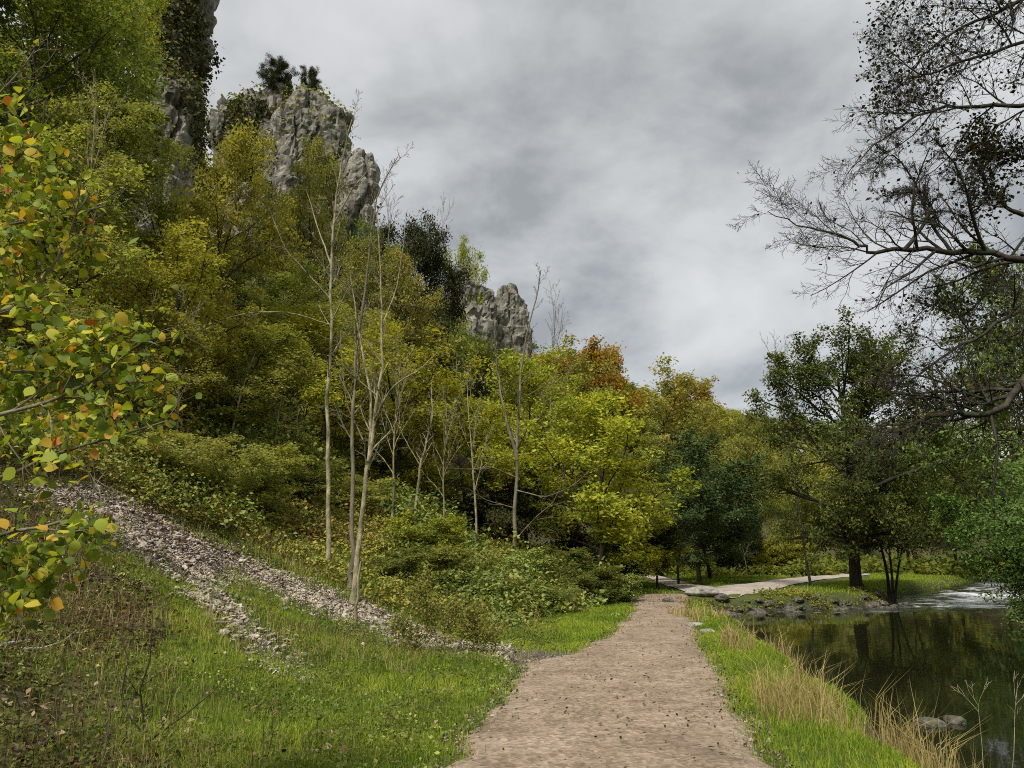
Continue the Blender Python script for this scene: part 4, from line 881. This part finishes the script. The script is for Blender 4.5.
plants('far_bank_undergrowth', 'dark scrub on the far bank of the river', 'undergrowth', 5000, (13, 45, 5, 60), lambda P, r: (river_sd(P[:, 0], P[:, 1]) < -.1) & (P[:, 0] > np.interp(P[:, 1], RIVR_Y, RIVR_X)-.4), (.4, 1.5), (.4, .9), 30, .1, 'leaf_right', 206)

def blades(name, label, cat, P, hgt, wid, mat, seed, bend=.5, kind='stuff', seg=2, tint=None):
    r = np.random.default_rng(seed); n = len(P)
    a = r.uniform(0, 6.28, n); s = np.stack([np.cos(a), np.sin(a), 0*a], -1)
    b = r.uniform(0, 6.28, n); L = np.stack([np.cos(b), np.sin(b), 0*b], -1)*(r.uniform(.1, 1, n)*bend)[:, None]
    up = np.array([0, 0, 1.]); h = hgt[:, None]; w = wid[:, None]
    v0 = P-s*w*.5; v1 = P+s*w*.5; m = P+(up*.55+L*.22)*h; v2 = m-s*w*.42; v3 = m+s*w*.42; t = P+(up*(1-.25*np.linalg.norm(L, axis=1, keepdims=True))+L*.85)*h
    V = np.stack([v0, v1, v3, v2, t], 1).reshape(-1, 3); i = (np.arange(n)*5)[:, None]
    tq = np.clip((.5+.5*fbm(P[:, 0]*.7, P[:, 1]*.7, s=seed, o=2)+.3*fbm(P[:, 0]*3, P[:, 1]*3, s=seed+5, o=2))*.55+.45*r.uniform(size=n), 0, 1) if tint is None else tint
    o = link(name, mesh(name, V, [i+np.array([[0, 1, 2, 3]]), i+np.array([[3, 2, 4]])], [M[mat]], {'tint': np.tile(tq, 2)})); tag(o, label, cat, kind=kind); print(name, n)
def scatter(n, reg, seed, pw=1.):
    r = np.random.default_rng(seed); y = reg[2]+(reg[3]-reg[2])*r.uniform(size=n)**pw
    x = r.uniform(reg[0], reg[1], n); return np.stack([x, y, H(x, y)], -1), r
# turf
P, r = scatter(520000, (-9, 9, 4.2, 26), 301, 1.5)
d = sdist(P[:, 0], P[:, 1], TOE); px, py = proj(P)
k = (path_in(P[:, 0], P[:, 1]) < .13*r.normal(size=len(P))) & (river_sd(P[:, 0], P[:, 1]) < -.35) & (~scree_in(P+r.normal(size=P.shape)*np.array([.2, .3, 0])) | (r.uniform(size=len(P)) < .06)) & (px > -60) & (px < 1080)
k &= (r.uniform(size=len(P)) < 1-.93*np.clip(soil_at(P[:, 0], P[:, 1], d)*1.15, 0, 1)) & (d < 9)
P = P[k]; r = np.random.default_rng(302)
lush = .5+.45*fbm(P[:, 0]*.6, P[:, 1]*.6, s=303)+.45*fbm(P[:, 0]*3.2, P[:, 1]*3.2, s=308, o=2); lush = np.clip(lush, .05, 1.3)
blades('grass', 'short bright green turf beside the footpath', 'grass', P, r.uniform(.05, .12, len(P))*(.5+1.1*lush), .006*np.maximum(1, P[:, 1]/8), 'grass', 304, .8)
P, r = scatter(110000, (5, 40, 24, 62), 305); ol = proj(V1.reshape(-1, 9, 3)); FP = list(zip(ol[0][:, 0], ol[1][:, 0]))+list(zip(ol[0][::-1, -1], ol[1][::-1, -1])); q0, q1 = proj(P); k = (path_in(P[:, 0], P[:, 1]) < -.15) & (river_sd(P[:, 0], P[:, 1]) < -.05) & (fbm(P[:, 0]*.3, P[:, 1]*.3, s=1) > -.6) & ~inpoly(q0, q1+1.5, FP) & ~inpoly(q0, q1, FP) & ~inpoly(q0, q1-2.5, FP) & ~inpoly(q0, q1-5, FP); P = P[k]
blades('lawn_grass', 'mown-looking green grass between the track and the far trees', 'grass', P, r.uniform(.06, .17, len(P)), np.full(len(P), .03), 'grass', 306, .7)
# dry riverside grass
P, r = scatter(90000, (2.2, 10, 6, 29), 311)
sd = river_sd(P[:, 0], P[:, 1]); nz_ = fbm(P[:, 0]*.55, P[:, 1]*.55, s=312)
k = (sd > -1.35-.7*nz_) & (sd < .05) & (.6*nz_+.8*fbm(P[:, 0]*1.5, P[:, 1]*1.5, s=313, o=2) > np.interp(P[:, 1], [8, 12, 15, 22], [.1, .12, .2, .25])) & (P[:, 0] < np.interp(P[:, 1], RIVL_Y, RIVL_X)+.5)
P = P[k]; P = P[r.uniform(size=len(P)) < np.interp(P[:, 1], [7, 13, 17, 24], [.9, .75, .4, .3])]
blades('dry_grass', 'tall straw-coloured grass along the river bank', 'grass', P, r.uniform(.2, .8, len(P))*(.55+.5*r.uniform(size=len(P)))*np.interp(P[:, 1], [8, 13, 18, 25], [1.05, 1., .62, .5]), .0065*np.maximum(1, P[:, 1]/7), 'dry_grass', 314, 1.0)
P, r = scatter(30000, (-8, 3, 5, 24), 315); k = free(P, .2) & ~scree_in(P) & (fbm(P[:, 0]*.5, P[:, 1]*.5, s=316) > .12) & (sdist(P[:, 0], P[:, 1], TOE) > -.3); P = P[k]
blades('withered_grass', 'withered stalks among the weeds on the bank', 'grass', P, r.uniform(.1, .38, len(P)), .005*np.maximum(1, P[:, 1]/8), 'dry_grass', 317, 1.)

P, r = scatter(9000, (-9, 0, 5, 16), 318); k = free(P, .3) & ~scree_in(P) & (r.uniform(size=len(P)) < .75*soil_at(P[:, 0], P[:, 1])); P = P[k]
blades('dead_weed_stems', 'thin dark dead stems standing in the litter of the bank', 'dead weeds', P, r.uniform(.12, .5, len(P)), .006*np.maximum(1, P[:, 1]/9), 'dead_stem', 319, .6)
plants('bank_weeds', 'rusty and olive low weeds on the bare bank', 'weeds', 3600, (-9, 0, 4.5, 15), lambda P, r: free(P, .3) & ~scree_in(P) & (r.uniform(size=len(P)) < soil_at(P[:, 0], P[:, 1])), (.06, .26), (.1, .25), 12, .034, 'leaf_rust', 320)
# litter
def litter(name, label, P, size, seed, mat='litter', tint=None):
    r = np.random.default_rng(seed); n = len(P); C = P+np.array([0, 0, .015])+np.array([0, 0, .03])*r.uniform(size=(n, 1))
    V, Q = leaves(C, size, r, 1.1, None, asp=.7, droop=0); 
    o = link(name, mesh(name, V, [Q], [M[mat]], {'tint': r.uniform(size=n)**1.6 if tint is None else tint})); tag(o, label, 'leaf litter', kind='stuff'); print(name, n)
P, r = scatter(60000, (-10, 1, 4, 20), 321); d = sdist(P[:, 0], P[:, 1], TOE)
k = free(P, .05) & (r.uniform(size=len(P)) < .04+1.0*soil_at(P[:, 0], P[:, 1], d)**1.2); litter('leaf_litter', 'brown and bleached fallen leaves lying on the bare bank', P[k], .055, 322)
P, r = scatter(34000, (-3, 8, 4.5, 34), 323); k = (path_in(P[:, 0], P[:, 1]) > -.1); pin = path_in(P[:, 0], P[:, 1]); k &= (r.uniform(size=len(P)) < (.04+.4*np.clip(fbm(P[:, 0]*.7, P[:, 1]*.7, s=37), 0, 1)+.7*sst(.45, -.05, pin)+.6*sst(23, 28, P[:, 1]))); P = P[k]; P[:, 2] = H0(P[:, 0], P[:, 1])+.03
litter('path_leaves', 'dark fallen leaves trodden into the footpath', P, .034, 324, tint=np.random.default_rng(3).uniform(0, .5, len(P)))

# stones
def stones(name, label, cat, P, size, mat, seed, flat=.6, kind='stuff'):
    r = np.random.default_rng(seed); n = len(P)
    ico = np.array([(0, 0, 1), (.89, 0, .45), (.28, .85, .45), (-.72, .53, .45), (-.72, -.53, .45), (.28, -.85, .45), (.72, .53, -.45), (-.28, .85, -.45), (-.89, 0, -.45), (-.28, -.85, -.45), (.72, -.53, -.45), (0, 0, -1)])
    T_ = np.array([(0, 1, 2), (0, 2, 3), (0, 3, 4), (0, 4, 5), (0, 5, 1), (1, 6, 2), (2, 7, 3), (3, 8, 4), (4, 9, 5), (5, 10, 1), (2, 6, 7), (3, 7, 8), (4, 8, 9), (5, 9, 10), (1, 10, 6), (11, 7, 6), (11, 8, 7), (11, 9, 8), (11, 10, 9), (11, 6, 10)])
    V = ico[None]*(1+.35*r.normal(size=(n, 12, 1)).clip(-1.5, 1.5))*np.stack([np.ones(n), r.uniform(.55, 1, n), flat*r.uniform(.5, 1, n)], -1)[:, None]
    t = r.normal(size=n)*.5; c, s = np.cos(t)[:, None], np.sin(t)[:, None]; V = np.stack([V[..., 0]*c-V[..., 2]*s, V[..., 1], V[..., 0]*s+V[..., 2]*c], -1)
    a = r.uniform(0, 6.28, n); c, s = np.cos(a)[:, None], np.sin(a)[:, None]; V = np.stack([V[..., 0]*c-V[..., 1]*s, V[..., 0]*s+V[..., 1]*c, V[..., 2]], -1)
    V = V*(size if np.ndim(size) else np.full(n, size))[:, None, None]*.5+P[:, None]
    o = link(name, mesh(name, V.reshape(-1, 3), [(np.arange(n)[:, None, None]*12+T_[None]).reshape(-1, 3)], [M[mat]])); tag(o, label, cat, kind=kind); print(name, n)
P, r = scatter(230000, (-11, 0, 7, 22), 331); P = P[scree_in(P+r.normal(size=P.shape)*np.array([.16, .22, 0]))]; P = P[np.random.default_rng(9).uniform(size=len(P)) < (.62+.5*fbm(P[:, 0]*1.3, P[:, 1]*1.3, s=35))*np.interp(proj(P)[0], [400, 450], [1, .35])]; r = np.random.default_rng(4); P[:, 2] += r.uniform(-.01, .05, len(P))
stones('scree', 'loose grey limestone scree spilling down the bank to the path', 'scree', P, r.lognormal(math.log(.04), .5, len(P)).clip(.015, .22), 'stone', 332)
P, r = scatter(90000, (-3, 7, 4.5, 30), 333); pin = path_in(P[:, 0], P[:, 1]); k = (pin > -.12) & (r.uniform(size=len(P)) < .3+.4*fbm(P[:, 0]*.8, P[:, 1]*.8, s=36)+.65*sst(.5, 0, pin)); P = P[k]; P[:, 2] = H0(P[:, 0], P[:, 1])+.012
stones('path_gravel', 'small loose stones lying on the footpath', 'gravel', P, np.random.default_rng(5).lognormal(math.log(.02), .45, len(P)).clip(.01, .07), 'gravel', 334)
P, r = scatter(5000, (-6, 2, 6, 20), 335); px, py = proj(P); k = ((np.hypot(px-470, (py-650)*2) < 90) | (np.hypot(px-330, (py-660)) < 60)) & (path_in(P[:, 0], P[:, 1]) < .8); P = P[k]
stones('stray_stones', 'stray scree stones scattered between the grass and the path', 'gravel', P, .05, 'gravel', 336)

# ---------------------------------------------------------------- boulder, river stones, sticks, dead stems
def rock(name, label, cat, loc, dims, mat, seed, group=None, rot=0., sub=24):
    k, m = sub*2, sub
    th, ph = np.meshgrid(np.arange(k)*2*pi/k, np.linspace(0, pi, m))
    S_ = np.stack([np.sin(ph)*np.cos(th), np.sin(ph)*np.sin(th), np.cos(ph)], -1).reshape(-1, 3)
    S_ = np.sign(S_)*np.abs(S_)**.8
    q = 1+.28*fbm(S_[:, 0]*1.3+seed*7, S_[:, 1]*1.3, S_[:, 2]*1.3, s=seed, o=3)
    cells = np.abs(vnoise(S_[:, 0]*2.2+seed, S_[:, 1]*2.2, S_[:, 2]*2.2, s=seed+3)); q = q-.1*(1-sst(0, .2, cells))
    V = S_*q[:, None]*np.array(dims)*.5
    if name == 'boulder': V[:, :2] *= (1-.38*sst(.05, -.25, V[:, 2]/dims[2]))[:, None]
    i = (np.arange(m-1)*k)[:, None]; jj = np.arange(k)[None]; j2 = (jj+1) % k
    Q = np.stack([i+jj, i+k+jj, i+k+j2, i+j2], -1).reshape(-1, 4)
    o = link(name, mesh(name, V, [Q], [M[mat]])); o.location = loc; o.rotation_euler = (0, 0, rot); tag(o, label, cat, group); return o
b = hit(705, 599); rock('boulder', 'pale boulder with a dark undercut beside the end of the footpath', 'boulder', b+np.array([0, .4, .13]), (1.3, .9, .6), 'pale_stone', 3)
for i, (q, yy, s_, l) in enumerate([(668, 603, .3, 'small brown stone beside the pale boulder, towards the footpath end'), (722, 600, .45, 'dark squat rock next to the pale boulder')]):
    b = hit(q, yy); rock('rock', l, 'rock', b+np.array([0, 0, s_*.2]), (s_*1.3, s_, s_*.7), 'wet_stone', 11+i)
rr_ = np.random.default_rng(61); cnt = 0; protos = [rock(f'river_stone', 'dark wet stone on the stony shore at the head of the pool', 'stone', (0, 0, 0), (1, .8, .5), 'wet_stone', 70+i, 'stones of the river shore', sub=10) for i in range(4)]
for t in range(4000):
    if cnt >= 240: break
    x = rr_.uniform(7.6, 20); y = rr_.uniform(27, 36)
    sd = float(river_sd(np.array(x), np.array(y)))
    z = float(H(x, y)); a = proj(np.array([x, y, z]))
    if not (-.55 < sd < .75) or not (700 < a[0] < 960): continue
    s_ = float(np.clip(rr_.lognormal(math.log(.18), .55), .08, .6))
    o = protos[cnt] if cnt < 4 else protos[rr_.integers(4)].copy()
    if cnt >= 4: COL.objects.link(o)
    o.location = (x, y, max(z, -.62)+s_*.1); o.scale = (s_*rr_.uniform(.8, 1.4), s_, s_*rr_.uniform(.7, 1.1)); o.rotation_euler = (rr_.normal()*.2, rr_.normal()*.2, rr_.uniform(0, 6.28)); cnt += 1
for i, (q, yy, s_, l) in enumerate([(694, 627, .28, 'flat pale stone at the grassy path edge, the farther of two'), (708, 634, .22, 'flat pale stone nearest the dry grass on the path edge')]):
    b = hit(q, yy); rock('flat_stone', l, 'stone', b+np.array([0, 0, .04]), (s_*1.5, s_, .12), 'pale_stone', 21+i)
for i, (q, yy, l) in enumerate([(930, 725, 'half-sunk stone in the shallow water, the larger of two'), (955, 722, 'smaller half-sunk stone in the shallow water')]):
    xy = at_z(q, yy, -.55); rock('shallow_stone', l, 'stone', (xy[0], xy[1], -.55), (.36-.14*i, .3, .16), 'wet_stone', 31+i)

def stick(name, label, cat, lines, mat, seed, base=None, r0=.012, S=None):
    S = S or spec(gaps=0, levels=2, n=[4, 3], start=[.3, .3], ang=[.7, .7], up=[.1, .1], len=[.35, .4], env=ENV['even'], rmin=.002, sites=1)
    r = np.random.default_rng(seed); T_ = Tubes(); sites = []
    for pts, r0_, lv in lines:
        tl = []; grow(r, np.asarray(pts, float), r0_, r0_*.4, S, lv, tl, sites)
        for p_, rad, lv_ in tl: T_.add(p_, rad, 6 if lv_ < 1 else 4)
    o = link(name, T_.build(name, [M[mat]])); tag(o, label, cat); return o, sites
def gpts(l, lift=.04):
    out = []
    for a, b_ in l: q = hit(a, b_); out.append(q+np.array([0, 0, lift]))
    return out
stick('stick', 'bleached fallen stick curving across the leaf litter', 'stick', [(gpts([(20, 654), (42, 653), (62, 646), (82, 630)]), .022, 2)], 'wood', 1)
stick('stick', 'thicker bleached stick running out of the photo', 'stick', [(gpts([(-30, 658), (0, 650), (22, 646), (34, 645)]), .03, 2)], 'wood', 2)
def stems(l, Y): return pts_px(l, Y)
Yb = hit(146, 742)[1]
stick('leafless_sapling', 'dark leafless sapling with thin wiry stems in the bank grass', 'sapling', [(stems([(146, 744), (143, 715), (140, 690), (150, 660), (152, 628)], Yb), .011, 0), (stems([(144, 735), (128, 715), (122, 690)], Yb), .007, 0), (stems([(150, 740), (185, 715), (215, 690)], Yb-.1), .008, 0), (stems([(122, 690), (128, 660), (120, 635)], Yb+.1), .007, 0)], 'bark_dark', 3)
Yb = hit(60, 760)[1]
stick('dead_stems', 'clump of dry upright stems at the bottom of the bank', 'dead plant', [(stems([(60, 775), (58, 735), (55, 690)], Yb), .007, 0), (stems([(100, 775), (108, 735), (112, 695)], Yb), .006, 0), (stems([(30, 770), (38, 740), (36, 720)], Yb), .006, 0)], 'bark_mid', 4)
Yb = hit(440, 655)[1]
_, st = stick('twiggy_shrub', 'twiggy half-bare shrub where the scree meets the path', 'shrub', [(stems([(440, 660), (436, 635), (425, 610), (420, 590)], Yb), .014, 0), (stems([(442, 660), (446, 630), (455, 605)], Yb+.1), .014, 0), (stems([(450, 660), (465, 635), (475, 610)], Yb), .011, 0), (stems([(436, 660), (415, 640), (400, 625)], Yb+.2), .01, 0), (stems([(455, 660), (480, 645), (495, 632)], Yb), .009, 0)], 'bark_mid', 5, S=spec(gaps=0, levels=2, n=[7, 5], start=[.2, .3], ang=[.6, .7], up=[.2, .1], len=[.35, .4], env=ENV['even'], rmin=.003, sites=9))
so = COL.objects['twiggy_shrub']; S_ = np.repeat(np.asarray(st), 3, 0); r = np.random.default_rng(8); C = S_+r.normal(size=S_.shape)*.09
V, Q = leaves(C, .05, r, .5); link('foliage', mesh('foliage', V, [Q], [M['leaf_olive']], {'tint': r.uniform(size=len(C))}), so)
Yb = 7.2
for i, (l, lab) in enumerate([([(985, 800), (982, 745), (978, 705), (968, 690)], 'dead umbellifer stalk by the water, shorter of the pair'), ([(1010, 800), (1014, 750), (1015, 710), (1018, 680)], 'taller dead umbellifer stalk rising from the bank beside the water')]):
    o, _ = stick('umbellifer', lab, 'dead plant', [(stems(l, Yb), .004, 0)], 'bark_pale', 40+i, S=spec(gaps=0, levels=2, n=[4, 5], start=[.5, .6], ang=[.6, .5], up=[.3, .2], len=[.25, .5], env=ENV['even'], rmin=.002, sites=1))

# ---------------------------------------------------------------- sky and light
SUN_EL, SUN_AZ = R(50), R(208)       # azimuth clockwise from +Y
w = D.worlds.new('World'); scene.world = w; w.use_nodes = True; nt = w.node_tree; nt.nodes.clear(); N = nt.nodes.new; Lk = nt.links.new
sky = N('ShaderNodeTexSky'); sky.sky_type = 'NISHITA'; sky.sun_disc = False; sky.sun_elevation = SUN_EL; sky.sun_rotation = SUN_AZ
tc = N('ShaderNodeTexCoord'); sp = N('ShaderNodeSeparateXYZ'); Lk(tc.outputs['Generated'], sp.inputs[0])
zz = N('ShaderNodeMath'); zz.operation = 'MAXIMUM'; zz.inputs[1].default_value = 0; Lk(sp.outputs[2], zz.inputs[0])
za = N('ShaderNodeMath'); za.operation = 'ADD'; za.inputs[1].default_value = .42; Lk(zz.outputs[0], za.inputs[0])
dx = N('ShaderNodeMath'); dx.operation = 'DIVIDE'; Lk(sp.outputs[0], dx.inputs[0]); Lk(za.outputs[0], dx.inputs[1])
dy = N('ShaderNodeMath'); dy.operation = 'DIVIDE'; Lk(sp.outputs[1], dy.inputs[0]); Lk(za.outputs[0], dy.inputs[1])
cb = N('ShaderNodeCombineXYZ'); Lk(dx.outputs[0], cb.inputs[0]); Lk(dy.outputs[0], cb.inputs[1])
def cl(s, d, off, dist=0.):
    m = N('ShaderNodeMapping'); m.inputs['Location'].default_value = off; m.inputs['Scale'].default_value = (1, 1, 1); Lk(cb.outputs[0], m.inputs[0])
    n = N('ShaderNodeTexNoise'); n.inputs['Scale'].default_value = s; n.inputs['Detail'].default_value = d; n.inputs['Roughness'].default_value = .55; n.inputs['Distortion'].default_value = dist; Lk(m.outputs[0], n.inputs['Vector']); return n.outputs[0]
c1 = cl(1.7, 7, (1.1, 4.7, 0), .3); c2 = cl(5, 6, (7.3, 2.2, 0), .3)
ad = N('ShaderNodeMath'); ad.operation = 'MULTIPLY_ADD'; ad.inputs[1].default_value = .4; Lk(c2, ad.inputs[0]); Lk(c1, ad.inputs[2])
rp = ramp(nt, [(.55, (1.48, 1.54, 1.55)), (.645, (2.15, 2.21, 2.21)), (.74, (2.75, 2.79, 2.77)), (.86, (3.15, 3.17, 3.15))]); Lk(ad.outputs[0], rp.inputs[0])
mx = N('ShaderNodeMixRGB'); mx.inputs[0].default_value = .93; Lk(sky.outputs[0], mx.inputs[1]); Lk(rp.outputs[0], mx.inputs[2])
bg = N('ShaderNodeBackground'); bg.inputs[1].default_value = .1; Lk(mx.outputs[0], bg.inputs[0])
wo = N('ShaderNodeOutputWorld'); Lk(bg.outputs[0], wo.inputs[0])
sun = D.lights.new('sun', 'SUN'); sun.energy = 1.9; sun.angle = R(12); sun.color = (1, .96, .9); so = D.objects.new('sun', sun); COL.objects.link(so)
so.rotation_euler = (pi/2-SUN_EL, 0, -SUN_AZ+pi)
scene.view_settings.view_transform = 'Standard'; scene.view_settings.look = 'None'; scene.view_settings.exposure = 1.25; scene.view_settings.gamma = 1
scene.render.engine = 'CYCLES'; cy = scene.cycles
cy.filter_width = 1.0; cy.max_bounces = 8; cy.diffuse_bounces = 5; cy.transmission_bounces = 5; cy.glossy_bounces = 2; cy.transparent_max_bounces = 4; cy.use_denoising = False; cy.caustics_reflective = False; cy.caustics_refractive = False
